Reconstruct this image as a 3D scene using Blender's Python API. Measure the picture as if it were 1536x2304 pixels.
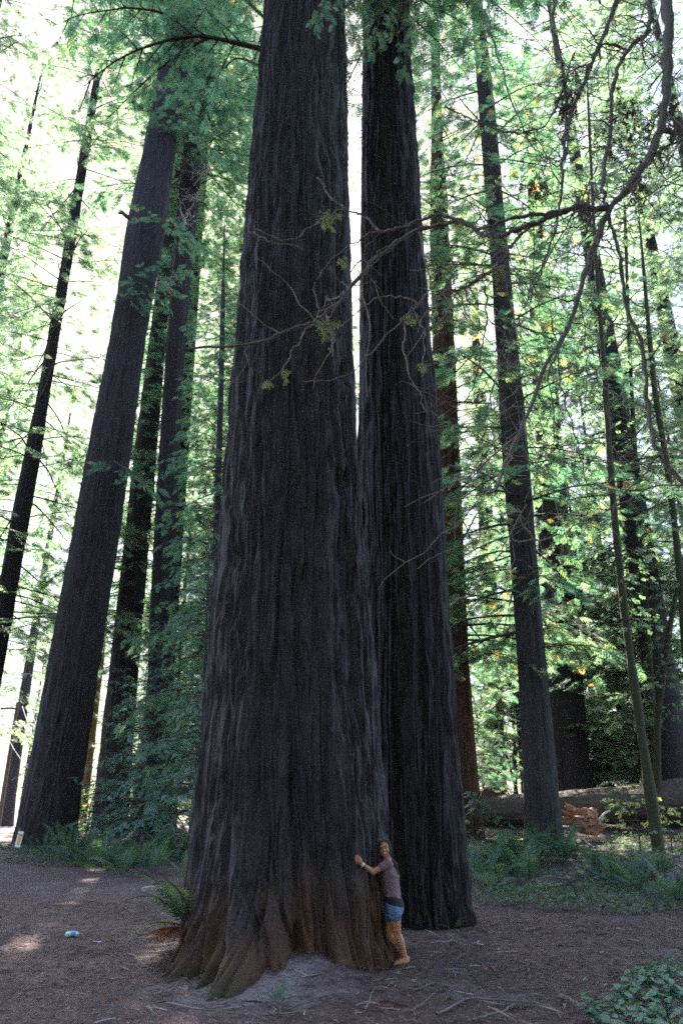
import bpy, math, random
import numpy as np
from mathutils import Vector, Matrix

scene = bpy.context.scene
for o in list(bpy.data.objects):
    bpy.data.objects.remove(o)
PI = math.pi
# ------------------------------------------------------------------ camera
FPX, TILT, CAMH = 1700.0, math.radians(22.3), 1.85      # focal length in photo pixels, upward tilt, eye height
cam_d = bpy.data.cameras.new('camera')
cam = bpy.data.objects.new('camera', cam_d)
scene.collection.objects.link(cam)
cam.location = (0, 0, CAMH)
cam.rotation_euler = (PI / 2 + TILT, 0, 0)
cam_d.sensor_fit = 'VERTICAL'
cam_d.sensor_height = 36.0
cam_d.lens = FPX / 2304 * 36
cam_d.clip_start, cam_d.clip_end = 0.05, 3000
scene.camera = cam
# ------------------------------------------------------------------ sky and sun
SUN_EL, SUN_AZ = math.radians(45), math.radians(-13)     # azimuth measured from +Y towards +X
SUN_DIR = Vector((math.sin(SUN_AZ) * math.cos(SUN_EL), math.cos(SUN_AZ) * math.cos(SUN_EL), math.sin(SUN_EL)))
world = bpy.data.worlds.new('World')
scene.world = world
world.use_nodes = True
wn = world.node_tree
wn.nodes.clear()
w_out = wn.nodes.new('ShaderNodeOutputWorld')
w_bg = wn.nodes.new('ShaderNodeBackground')
w_sky = wn.nodes.new('ShaderNodeTexSky')
w_sky.sky_type = 'NISHITA'
w_sky.sun_disc = False
w_sky.sun_elevation = SUN_EL
w_sky.sun_rotation = SUN_AZ
w_sky.air_density = 1.0
w_sky.dust_density = 2.0
w_sky.ozone_density = 1.0
w_bg.inputs['Strength'].default_value = 0.115
wn.links.new(w_sky.outputs[0], w_bg.inputs['Color'])
wn.links.new(w_bg.outputs[0], w_out.inputs['Surface'])
sun_d = bpy.data.lights.new('sun', 'SUN')
sun_d.energy = 5.0
sun_d.angle = math.radians(0.53)
sun_d.color = (1.0, 0.93, 0.82)
sun = bpy.data.objects.new('sun', sun_d)
scene.collection.objects.link(sun)
sun.rotation_euler = SUN_DIR.to_track_quat('Z', 'Y').to_euler()
sun.location = (-20, 60, 90)
vs = scene.view_settings
vs.view_transform = 'Standard'
vs.look = 'None'
vs.exposure = 3.3
vs.gamma = 1.0
cy = scene.cycles
cy.max_bounces = 5
cy.diffuse_bounces = 3
cy.glossy_bounces = 1
cy.transmission_bounces = 3
cy.use_adaptive_sampling = False
cy.transparent_max_bounces = 4
cy.volume_bounces = 0
cy.caustics_reflective = cy.caustics_refractive = False
cy.use_denoising = False               # needle-fine foliage keeps its edges; what is left reads as film grain
cy.sample_clamp_direct = 0.22      # far above white at this exposure
cy.sample_clamp_indirect = 0.08
cy.pixel_filter_type = 'BLACKMAN_HARRIS'
cy.filter_width = 1.75

# ------------------------------------------------------------------ helpers
def at(px, py, Y):
    """point at forward distance Y on the line of sight of a photo pixel"""
    x, v = (px - 768) / FPX, (1152 - py) / FPX
    d = np.array([x, math.cos(TILT) - v * math.sin(TILT), math.sin(TILT) + v * math.cos(TILT)])
    t = Y / d[1]
    return np.array([0, 0, CAMH]) + d * t

def px_per_m(px, py, Y):
    v = (1152 - py) / FPX
    return FPX / (Y / (math.cos(TILT) - v * math.sin(TILT)))

def smooth(a, b, x):
    t = np.clip((np.asarray(x, float) - a) / (b - a), 0, 1)
    return t * t * (3 - 2 * t)

def _h(ix, iy, iz, seed):
    n = (ix * np.uint32(374761393)) ^ (iy * np.uint32(668265263)) ^ (iz * np.uint32(3266489917)) ^ np.uint32((seed * 974634777) & 0xffffffff)
    n = (n ^ (n >> np.uint32(13))) * np.uint32(1274126177)
    n = (n ^ (n >> np.uint32(15))) * np.uint32(2246822519)
    return ((n ^ (n >> np.uint32(16))) & np.uint32(0xffff)).astype(np.float32) / 65535.0

def noise3(x, y, z, seed=0):
    x, y, z = np.broadcast_arrays(np.asarray(x, np.float32), np.asarray(y, np.float32), np.asarray(z, np.float32))
    fx, fy, fz = np.floor(x), np.floor(y), np.floor(z)
    tx, ty, tz = x - fx, y - fy, z - fz
    tx, ty, tz = [t * t * (3 - 2 * t) for t in (tx, ty, tz)]
    ix, iy, iz = [f.astype(np.int64).astype(np.uint32) for f in (fx, fy, fz)]
    one = np.uint32(1)
    r = 0
    for dx in (0, 1):
        for dy in (0, 1):
            for dz in (0, 1):
                w = (tx if dx else 1 - tx) * (ty if dy else 1 - ty) * (tz if dz else 1 - tz)
                r = r + w * _h(ix + one * np.uint32(dx), iy + np.uint32(dy), iz + np.uint32(dz), seed)
    return r

def fbm(x, y, z, seed=0, oct=3):
    s, a, tot = 0, 1, 0
    for i in range(oct):
        s = s + a * noise3(np.asarray(x) * 2 ** i, np.asarray(y) * 2 ** i, np.asarray(z) * 2 ** i, seed + i * 17)
        tot += a
        a *= .5
    return s / tot

# ground height: flat by the camera, a low bank rising to the back on the right
_LY = [-60, 10, 16, 25, 35, 50, 80, 160, 400]
_LZ = [0, 0, .08, .5, .95, 1.15, 1.35, 1.6, 3]
_RY = [-60, 14, 18, 22, 27, 32, 37, 45, 80, 160, 400]
_RZ = [0, .02, .12, .32, .70, 1.15, 1.7, 2.0, 2.8, 4.5, 9]
A_C = np.array([at(650, 2100, 12.8)[0], 12.8])
def gz(x, y):
    x, y = np.asarray(x, float), np.asarray(y, float)
    l = np.interp(y, _LY, _LZ)
    r = np.interp(y, _RY, _RZ)
    w = smooth(-3, 6, x)
    z = l * (1 - w) + r * w
    da = np.hypot((x - A_C[0] - .10) / 1.0, y - A_C[1] + .55)
    z = z + .26 * np.exp(-(np.maximum(da - 1.0, 0) / .70) ** 2) * smooth(1.25, .35, x - A_C[0])
    z = z + .10 * (fbm(x * .35, y * .35, 0, 5, 2) - .5) * smooth(5, 12, np.abs(y)) + .05 * (fbm(x * 1.3, y * 1.3, 0, 9, 2) - .5)
    rough = smooth(17, 24, y) * smooth(1, 5, x)
    z = z + rough * .35 * (fbm(x * .5, y * .5, 2, 31, 2) - .5)
    return z

def ground_at(px, py):
    """where the line of sight of a photo pixel meets the ground"""
    Y = np.concatenate([np.linspace(3, 40, 741), np.linspace(40.5, 300, 500)])
    p0, p1 = at(px, py, 3.0), at(px, py, 300.0)
    P = p0 + (p1 - p0) * ((Y - 3) / 297)[:, None]
    z = gz(P[:, 0], P[:, 1])
    k = np.argmax(P[:, 2] <= z) if (P[:, 2] <= z).any() else len(Y) - 1
    return np.array([P[k, 0], P[k, 1], float(z[k])])

COL = scene.collection
class Geo:
    """collects vertices and faces of one mesh object"""
    def __init__(s):
        s.V, s.F, s.M, s.R, s.n, s.S = [], [], [], [], 0, []
    def add(s, V, F, mat=0, rnd=0.5, sm=True):
        V = np.asarray(V, np.float32).reshape(-1, 3)
        F = np.asarray(F, np.int64)
        s.V.append(V)
        s.F.append(F + s.n)
        s.M.append(np.full(len(F), mat, np.int32))
        s.S.append(np.full(len(F), sm, bool))
        s.R.append(np.broadcast_to(np.asarray(rnd, np.float32), (len(V),)))
        s.n += len(V)
    def mesh(s, name, mats):
        me = bpy.data.meshes.new(name)
        V = np.concatenate(s.V)
        tot = np.concatenate([np.full(len(f), f.shape[1], np.int32) for f in s.F])
        loops = np.concatenate([f.ravel() for f in s.F]).astype(np.int32)
        start = np.concatenate([[0], np.cumsum(tot)[:-1]]).astype(np.int32)
        me.vertices.add(len(V))
        me.vertices.foreach_set('co', V.ravel())
        me.loops.add(len(loops))
        me.loops.foreach_set('vertex_index', loops)
        me.polygons.add(len(tot))
        me.polygons.foreach_set('loop_start', start)
        me.polygons.foreach_set('material_index', np.concatenate(s.M))
        me.polygons.foreach_set('use_smooth', np.concatenate(s.S))
        a = me.attributes.new('rnd', 'FLOAT', 'POINT')
        a.data.foreach_set('value', np.concatenate(s.R))
        for m in (mats if isinstance(mats, (list, tuple)) else [mats]):
            me.materials.append(m)
        me.update(calc_edges=True)
        return me

def link(name, me, parent=None, loc=(0, 0, 0)):
    o = bpy.data.objects.new(name, me)
    COL.objects.link(o)
    o.location = loc
    o.parent = parent
    return o

def tag(o, label, cat, group=None):
    o['label'], o['category'] = label, cat
    if group:
        o['group'] = group
    return o

def structure(o):
    o['kind'] = 'structure'
    return o

def thing(name, label, cat, loc, group=None):
    o = bpy.data.objects.new(name, None)
    COL.objects.link(o)
    o.location = loc
    o.empty_display_size = .2
    return tag(o, label, cat, group)

def copy_tree(o, parent=None):
    c = o.copy()
    COL.objects.link(c)
    c.parent = parent
    for ch in list(o.children):
        copy_tree(ch, c)
    return c

def tube(path, rad, sides=5, cap=True):
    P = np.asarray(path, float)
    n = len(P)
    R = np.broadcast_to(np.asarray(rad, float), (n,))
    T = np.gradient(P, axis=0)
    T /= np.linalg.norm(T, axis=1)[:, None] + 1e-9
    ref = np.array([0, 0, 1.0]) if abs(T[:, 2]).mean() < .8 else np.array([1.0, 0, 0])
    A = np.cross(T, ref)
    A /= np.linalg.norm(A, axis=1)[:, None] + 1e-9
    B = np.cross(T, A)
    ang = np.arange(sides) * 2 * PI / sides
    V = P[:, None] + R[:, None, None] * (np.cos(ang)[None, :, None] * A[:, None] + np.sin(ang)[None, :, None] * B[:, None])
    V = V.reshape(-1, 3)
    i, j = np.meshgrid(np.arange(n - 1), np.arange(sides), indexing='ij')
    i, j = i.ravel(), j.ravel()
    k = (j + 1) % sides
    F = np.stack([i * sides + j, i * sides + k, (i + 1) * sides + k, (i + 1) * sides + j], 1)
    return V, F

def spline(pts, n):
    """Catmull-Rom through points"""
    P = np.asarray(pts, float)
    P = np.vstack([2 * P[0] - P[1], P, 2 * P[-1] - P[-2]])
    m = len(P) - 3
    u = np.linspace(0, m - 1e-6, n)
    i = u.astype(int)
    t = (u - i)[:, None]
    a, b, c, d = P[i], P[i + 1], P[i + 2], P[i + 3]
    return .5 * (2 * b + (c - a) * t + (2 * a - 5 * b + 4 * c - d) * t ** 2 + (3 * b - a - 3 * c + d) * t ** 3)

# ------------------------------------------------------------------ materials
def mat(name):
    m = bpy.data.materials.new(name)
    m.use_nodes = True
    nt = m.node_tree
    nt.nodes.clear()
    out = nt.nodes.new('ShaderNodeOutputMaterial')
    return m, nt, out

def N(nt, kind, **kw):
    n = nt.nodes.new('ShaderNode' + kind)
    for k, v in kw.items():
        if hasattr(n, k):
            setattr(n, k, v)
        else:
            n.inputs[k.replace('_', ' ')].default_value = v
    return n

def ramp(nt, fac, stops, interp='LINEAR'):
    r = nt.nodes.new('ShaderNodeValToRGB')
    r.color_ramp.interpolation = interp
    el = r.color_ramp.elements
    while len(el) < len(stops):
        el.new(0.5)
    for e, (p, c) in zip(el, stops):
        e.position = p
        e.color = (*c, 1) if len(c) == 3 else c
    nt.links.new(fac, r.inputs[0])
    return r.outputs[0]

def noise_node(nt, scale3, scale=1.0, detail=4, rough=.6, coord='Object', dist=0):
    tc = N(nt, 'TexCoord')
    mp = N(nt, 'Mapping')
    mp.inputs['Scale'].default_value = scale3
    nt.links.new(tc.outputs[coord], mp.inputs['Vector'])
    nz = N(nt, 'TexNoise')
    nz.inputs['Scale'].default_value = scale
    nz.inputs['Detail'].default_value = detail
    nz.inputs['Roughness'].default_value = rough
    nz.inputs['Distortion'].default_value = dist
    nt.links.new(mp.outputs[0], nz.inputs['Vector'])
    return nz.outputs['Fac']

def mixc(nt, fac, a, b, blend='MIX'):
    m = nt.nodes.new('ShaderNodeMix')
    m.data_type = 'RGBA'
    m.blend_type = blend
    for sock, v in ((m.inputs[0], fac), (m.inputs[6], a), (m.inputs[7], b)):
        if hasattr(v, 'is_linked') or hasattr(v, 'links'):
            nt.links.new(v, sock)
        else:
            sock.default_value = (*v, 1) if isinstance(v, tuple) and len(v) == 3 else v
    return m.outputs[2]

def bark(name, dark, light, fiber=34, stretch=.045, bump=.035, red=None, moss=None):
    """fibrous vertical bark; red / moss = (colour, height where it fades)"""
    m, nt, out = mat(name)
    f1 = noise_node(nt, (1, 1, stretch * 2), fiber, 6, .72, dist=1.1)
    f2 = noise_node(nt, (1, 1, .25), 5, 3, .6)
    f3 = noise_node(nt, (1, 1, .3), 1.3, 3, .6)
    c = ramp(nt, f1, [(.32, dark), (.55, tuple((a + b) / 2 for a, b in zip(dark, light))), (.72, light)])
    c = mixc(nt, ramp(nt, f2, [(.35, (0, 0, 0)), (.75, (.55, .55, .55))]), c, tuple(.5 * a + .2 * b for a, b in zip(light, dark)))
    tc = N(nt, 'TexCoord')
    sep = N(nt, 'SeparateXYZ')
    nt.links.new(tc.outputs['Object'], sep.inputs[0])
    for spec, lo, hi in ((red, .3, .75), (moss, .42, .62)):
        if not spec:
            continue
        col, z0 = spec
        a = N(nt, 'Math', operation='MULTIPLY_ADD')
        nt.links.new(f3, a.inputs[0])
        a.inputs[1].default_value = 1.1
        b = N(nt, 'Math', operation='MULTIPLY_ADD')
        nt.links.new(sep.outputs[2], b.inputs[0])
        b.inputs[1].default_value = -.55 / z0
        b.inputs[2].default_value = .55
        nt.links.new(b.outputs[0], a.inputs[2])
        k = ramp(nt, a.outputs[0], [(.55, (0, 0, 0)), (.95, (.85, .85, .85))])
        if spec is moss:
            xm = N(nt, 'MapRange')
            nt.links.new(sep.outputs[0], xm.inputs[0])
            xm.inputs[1].default_value, xm.inputs[2].default_value = .1, -.7
            k = mixc(nt, 1.0, k, xm.outputs[0], 'MULTIPLY')
        dk = ramp(nt, f1, [(.3, tuple(.45 * q for q in col)), (.7, col)])
        c = mixc(nt, k, c, dk)
    bs = N(nt, 'BsdfPrincipled')
    nt.links.new(c, bs.inputs['Base Color'])
    bs.inputs['Roughness'].default_value = .85
    bs.inputs['Specular IOR Level'].default_value = .25
    bp = N(nt, 'Bump')
    bp.inputs['Strength'].default_value = .9
    bp.inputs['Distance'].default_value = bump
    nt.links.new(f1, bp.inputs['Height'])
    nt.links.new(bp.outputs[0], bs.inputs['Normal'])
    nt.links.new(bs.outputs[0], out.inputs[0])
    return m

def leaf(name, stops, trans=.5, tcol=(1.5, 1.7, .5), gloss=.06):
    """foliage: diffuse + translucent, colour chosen per spray"""
    m, nt, out = mat(name)
    at_ = N(nt, 'Attribute', attribute_name='rnd')
    oi = N(nt, 'ObjectInfo')
    ad = N(nt, 'Math', operation='MULTIPLY_ADD')
    nt.links.new(oi.outputs['Random'], ad.inputs[0])
    ad.inputs[1].default_value = .25
    nt.links.new(at_.outputs['Fac'], ad.inputs[2])
    sb = N(nt, 'Math', operation='SUBTRACT')
    nt.links.new(ad.outputs[0], sb.inputs[0])
    sb.inputs[1].default_value = .125
    c = ramp(nt, sb.outputs[0], stops)
    df = N(nt, 'BsdfDiffuse')
    nt.links.new(c, df.inputs[0])
    tr = N(nt, 'BsdfTranslucent')
    tcm = mixc(nt, 1.0, c, tcol, 'MULTIPLY')
    nt.links.new(tcm, tr.inputs[0])
    mx = N(nt, 'MixShader')
    mx.inputs[0].default_value = trans
    nt.links.new(df.outputs[0], mx.inputs[1])
    nt.links.new(tr.outputs[0], mx.inputs[2])
    gl = N(nt, 'BsdfGlossy')
    gl.inputs['Roughness'].default_value = .45
    mg = N(nt, 'MixShader')
    mg.inputs[0].default_value = gloss
    nt.links.new(mx.outputs[0], mg.inputs[1])
    nt.links.new(gl.outputs[0], mg.inputs[2])
    nt.links.new(mg.outputs[0], out.inputs[0])
    return m

def plain(name, col, rough=.7, var=.25, scale=30, metal=0, bump=0, spec=.3):
    m, nt, out = mat(name)
    f = noise_node(nt, (1, 1, 1), scale, 3, .6)
    c = ramp(nt, f, [(.3, tuple(x * (1 - var) for x in col)), (.7, tuple(min(1, x * (1 + var)) for x in col))])
    bs = N(nt, 'BsdfPrincipled')
    nt.links.new(c, bs.inputs['Base Color'])
    bs.inputs['Roughness'].default_value = rough
    bs.inputs['Metallic'].default_value = metal
    bs.inputs['Specular IOR Level'].default_value = spec
    if bump:
        bp = N(nt, 'Bump')
        bp.inputs['Distance'].default_value = bump
        nt.links.new(f, bp.inputs['Height'])
        nt.links.new(bp.outputs[0], bs.inputs['Normal'])
    nt.links.new(bs.outputs[0], out.inputs[0])
    return m

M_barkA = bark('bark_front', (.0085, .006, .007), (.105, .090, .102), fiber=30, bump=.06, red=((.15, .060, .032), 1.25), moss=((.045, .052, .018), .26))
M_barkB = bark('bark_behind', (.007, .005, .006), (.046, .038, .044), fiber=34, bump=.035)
M_bark = bark('bark_redwood', (.010, .007, .008), (.060, .047, .054), fiber=22, stretch=.05, bump=.05)
M_barkR = bark('bark_sunlit', (.16, .075, .035), (.40, .21, .10), fiber=22, stretch=.05, bump=.05)  # sunlight on the far thin stem put into its bark colour
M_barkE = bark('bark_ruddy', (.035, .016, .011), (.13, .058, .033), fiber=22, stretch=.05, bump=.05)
M_barkG = bark('bark_grey', (.016, .013, .013), (.066, .058, .060), fiber=26, stretch=.06, bump=.04)
M_twig = plain('twig_bark', (.055, .042, .036), .9, .5, 25)
M_bough = bark('bough_bark', (.06, .05, .049), (.28, .235, .22), fiber=60, stretch=.4, bump=.01)
M_mossbark = bark('mossy_bark', (.018, .016, .010), (.065, .062, .026), fiber=30, stretch=.3, bump=.02)
M_moss = leaf('hanging_moss', [(0, (.14, .155, .08)), (1, (.26, .28, .16))], .5, (1.3, 1.3, .7), .02)
M_dead = plain('bleached_twig', (.52, .48, .44), .8, .2, 30)
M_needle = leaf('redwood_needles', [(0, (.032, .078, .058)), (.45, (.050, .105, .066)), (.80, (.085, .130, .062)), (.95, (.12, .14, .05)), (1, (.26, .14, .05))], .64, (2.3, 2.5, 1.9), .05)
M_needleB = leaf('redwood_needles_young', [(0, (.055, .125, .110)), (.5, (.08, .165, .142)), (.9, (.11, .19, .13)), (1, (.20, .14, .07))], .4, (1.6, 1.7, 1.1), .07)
M_needleS = leaf('redwood_needles_sunlit', [(0, (.060, .100, .066)), (.5, (.098, .138, .086)), (.9, (.14, .170, .10)), (1, (.25, .17, .08))], .68, (2.3, 2.45, 2.0), .05)  # paler copy of the needles, sunlight put into the leaf colour
M_broad = leaf('broad_leaves', [(0, (.05, .092, .050)), (.5, (.08, .130, .066)), (.9, (.12, .165, .085)), (.97, (.20, .18, .06)), (1, (.28, .13, .05))], .64, (2.3, 2.4, 1.9), .09)
M_fern = leaf('fern_green', [(0, (.032, .062, .050)), (.5, (.055, .094, .075)), (1, (.12, .17, .13))], .4, (1.5, 1.6, .6), .03)
M_fernY = leaf('fern_yellow', [(0, (.12, .17, .03)), (1, (.17, .19, .04))], .5, (1.5, 1.6, .6), .05)
M_fernD = leaf('fern_dead', [(0, (.11, .035, .015)), (1, (.22, .075, .03))], .35, (1.3, 1.1, .7), .02)
M_sorrel = leaf('ground_cover_leaves', [(0, (.026, .062, .042)), (.6, (.045, .092, .058)), (1, (.085, .135, .075))], .4, (1.5, 1.6, .6), .06)
M_nettle = leaf('leafy_herb', [(0, (.05, .125, .085)), (.6, (.075, .17, .11)), (1, (.12, .22, .13))], .4, (1.4, 1.5, .7), .08)
M_sapleaf = leaf('sapling_leaves', [(0, (.08, .13, .05)), (.6, (.14, .20, .07)), (1, (.22, .26, .10))], .5, (1.5, 1.5, .7), .12)

# ------------------------------------------------------------------ the ground
def ground_mat():
    m, nt, out = mat('forest_floor')
    big = noise_node(nt, (1, 1, 1), .55, 4, .6)
    mid = noise_node(nt, (1, 1, 1), 9, 5, .7, dist=.5)
    chips = N(nt, 'TexVoronoi')
    chips.inputs['Scale'].default_value = 42
    tc = N(nt, 'TexCoord')
    nt.links.new(tc.outputs['Object'], chips.inputs['Vector'])
    fine = noise_node(nt, (1, .35, 1), 75, 3, .7, dist=1.5)
    c = ramp(nt, mid, [(.25, (.034, .018, .021)), (.5, (.070, .038, .042)), (.75, (.135, .086, .088))])
    dust = ramp(nt, big, [(.52, (0, 0, 0)), (.72, (.6, .6, .6))])
    c = mixc(nt, dust, c, (.18, .145, .155))
    dv = N(nt, 'VectorMath', operation='DISTANCE')
    nt.links.new(tc.outputs['Object'], dv.inputs[0])
    dv.inputs[1].default_value = (A_C[0] - .2, A_C[1] - 2.35, .2)
    soil = N(nt, 'Math', operation='MULTIPLY_ADD')
    nt.links.new(dv.outputs['Value'], soil.inputs[0])
    soil.inputs[1].default_value = -.42
    nt.links.new(noise_node(nt, (1, 1, 1), 1.7, 4, .65), soil.inputs[2])
    c = mixc(nt, ramp(nt, soil.outputs[0], [(.0, (0, 0, 0)), (.25, (.75, .75, .75))]), c, (.20, .17, .185))
    hsv = N(nt, 'SeparateColor')
    nt.links.new(chips.outputs['Color'], hsv.inputs[0])
    pale = ramp(nt, hsv.outputs[0], [(.90, (0, 0, 0)), (.94, (.55, .55, .55))])
    c = mixc(nt, pale, c, (.30, .20, .15))
    darkc = ramp(nt, hsv.outputs[1], [(.82, (0, 0, 0)), (.9, (.6, .6, .6))])
    c = mixc(nt, darkc, c, (.045, .028, .026))
    c = mixc(nt, .6, c, ramp(nt, fine, [(.3, (.35, .35, .35)), (.7, (1, 1, 1))]), 'MULTIPLY')
    bs = N(nt, 'BsdfPrincipled')
    nt.links.new(c, bs.inputs['Base Color'])
    bs.inputs['Roughness'].default_value = .9
    bs.inputs['Specular IOR Level'].default_value = .2
    bp = N(nt, 'Bump')
    bp.inputs['Distance'].default_value = .02
    bp.inputs['Strength'].default_value = .8
    nt.links.new(mid, bp.inputs['Height'])
    bp2 = N(nt, 'Bump')
    bp2.inputs['Distance'].default_value = .008
    nt.links.new(fine, bp2.inputs['Height'])
    nt.links.new(bp.outputs[0], bp2.inputs['Normal'])
    nt.links.new(bp2.outputs[0], bs.inputs['Normal'])
    nt.links.new(bs.outputs[0], out.inputs[0])
    return m

def graded(lo, hi, mid, step, grow):
    a = [0.0]
    s = step
    while a[-1] < max(hi - mid, mid - lo):
        a.append(a[-1] + s)
        s *= grow
    a = np.array(a)
    v = np.concatenate([mid - a[::-1], mid + a[1:]])
    return np.clip(v[(v > lo - 50) & (v < hi + 50)], lo, hi)

gx = np.unique(graded(-420, 420, 0, .11, 1.027))
gy = np.unique(graded(-60, 700, 11.5, .10, 1.024))
GX, GY = np.meshgrid(gx, gy, indexing='xy')
GZ = gz(GX, GY)
nx, ny = len(gx), len(gy)
gi, gj = np.meshgrid(np.arange(ny - 1), np.arange(nx - 1), indexing='ij')
gi, gj = gi.ravel(), gj.ravel()
g = Geo()
g.add(np.stack([GX, GY, GZ], -1).reshape(-1, 3), np.stack([gi * nx + gj, gi * nx + gj + 1, (gi + 1) * nx + gj + 1, (gi + 1) * nx + gj], 1))
structure(link('ground', g.mesh('ground', ground_mat())))

# road on the left: right edge of the asphalt, then its width to the left
edge = spline([(-7.6, -30), (-9.6, 8), (-11.3, 24), (-14.0, 31), (-18.0, 40), (-26, 53), (-44, 70), (-80, 90)], 90)
T = np.gradient(edge, axis=0)
T /= np.linalg.norm(T, axis=1)[:, None]
Lf = np.stack([-T[:, 1], T[:, 0]], 1)
offs = np.array([0, .8, 1.6, 2.4, 3.2, 4.0, 4.8, 5.6, 6.4])
wob = .25 * (noise3(np.arange(90) * .6, 0, 0, 3) - .5)
RP = edge[:, None] + Lf[:, None] * (offs[None, :, None] + np.where(np.arange(9)[None, :, None] == 0, wob[:, None, None], 0))
RZ_ = np.maximum.reduce([gz(RP[..., 0] + dx, RP[..., 1] + dy) for dx in (-.4, 0, .4) for dy in (-.4, 0, .4)]) + .03
g = Geo()
ii, jj = np.meshgrid(np.arange(89), np.arange(8), indexing='ij')
ii, jj = ii.ravel(), jj.ravel()
g.add(np.dstack([RP, RZ_[..., None]]).reshape(-1, 3), np.stack([ii * 9 + jj, (ii + 1) * 9 + jj, (ii + 1) * 9 + jj + 1, ii * 9 + jj + 1], 1)[:, ::-1])
M_asph = plain('asphalt', (.075, .075, .082), .85, .25, 14, bump=.004)
road = structure(link('road', g.mesh('road', M_asph)))
M_paint = plain('road_paint_white', (.70, .70, .68), .7, .12, 8)
M_painty = plain('road_paint_yellow', (.62, .42, .06), .7, .12, 8)
for off, w, m_, nm in ((.35, .1, M_paint, 'edge_line'), (3.1, .1, M_painty, 'centre_line')):
    Lp = np.stack([edge + Lf * (off - w / 2), edge + Lf * (off + w / 2)], 1)
    lz = np.array([[np.interp(off, offs, RZ_[i])] * 2 for i in range(90)]) + .005
    g = Geo()
    k = np.arange(89)
    g.add(np.dstack([Lp, lz[..., None]]).reshape(-1, 3), np.stack([k * 2, k * 2 + 2, k * 2 + 3, k * 2 + 1], 1)[:, ::-1])
    link(nm, g.mesh(nm, m_), road)

# ------------------------------------------------------------------ redwood trunks
class Prof:
    """trunk axis and radius against height, read from rows (photo y, left edge, right edge) at distance D"""
    def __init__(s, rows, D, H, rtop, zb=None, lean=0.0):
        rows = sorted(rows, key=lambda r: -r[0])
        P = []
        for (y, a, b) in rows:
            p = at((a + b) / 2, y, D)
            P.append((p[2], p[0], (b - a) / 2 / px_per_m((a + b) / 2, y, D)))
        P = np.array(P)
        s.D, s.H = D, H
        x0 = P[0, 1]
        s.zb = float(gz(x0, D)) if zb is None else zb
        k = np.polyfit(P[:, 0], P[:, 1], min(2, len(P) - 1))
        zt = P[-1, 0]
        zs = np.linspace(s.zb - .5, zt, 200)
        xs = np.polyval(k, zs)
        rs = np.interp(zs, P[:, 0], P[:, 2])
        ker = np.exp(-np.linspace(-2, 2, 31) ** 2)
        ker /= ker.sum()
        rs = np.convolve(np.pad(rs, 15, mode='edge'), ker, 'valid')
        sl = (xs[-1] - xs[-30]) / (zs[-1] - zs[-30])
        if H > zt:
            ze = np.linspace(zt, H, 30)[1:]
            zs = np.concatenate([zs, ze])
            xs = np.concatenate([xs, xs[-1] + sl * (ze - zt)])
            rs = np.concatenate([rs, rs[-1] + (rtop - rs[-1]) * (ze - zt) / (H - zt)])
        s.z, s.x, s.r = zs, xs, rs
        s.base = np.array([np.interp(s.zb, zs, xs), D, s.zb])
    def ax(s, h):
        return np.array([np.interp(h, s.z, s.x), s.D, h])
    def rad(s, h):
        return np.interp(h, s.z, s.r)

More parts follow.
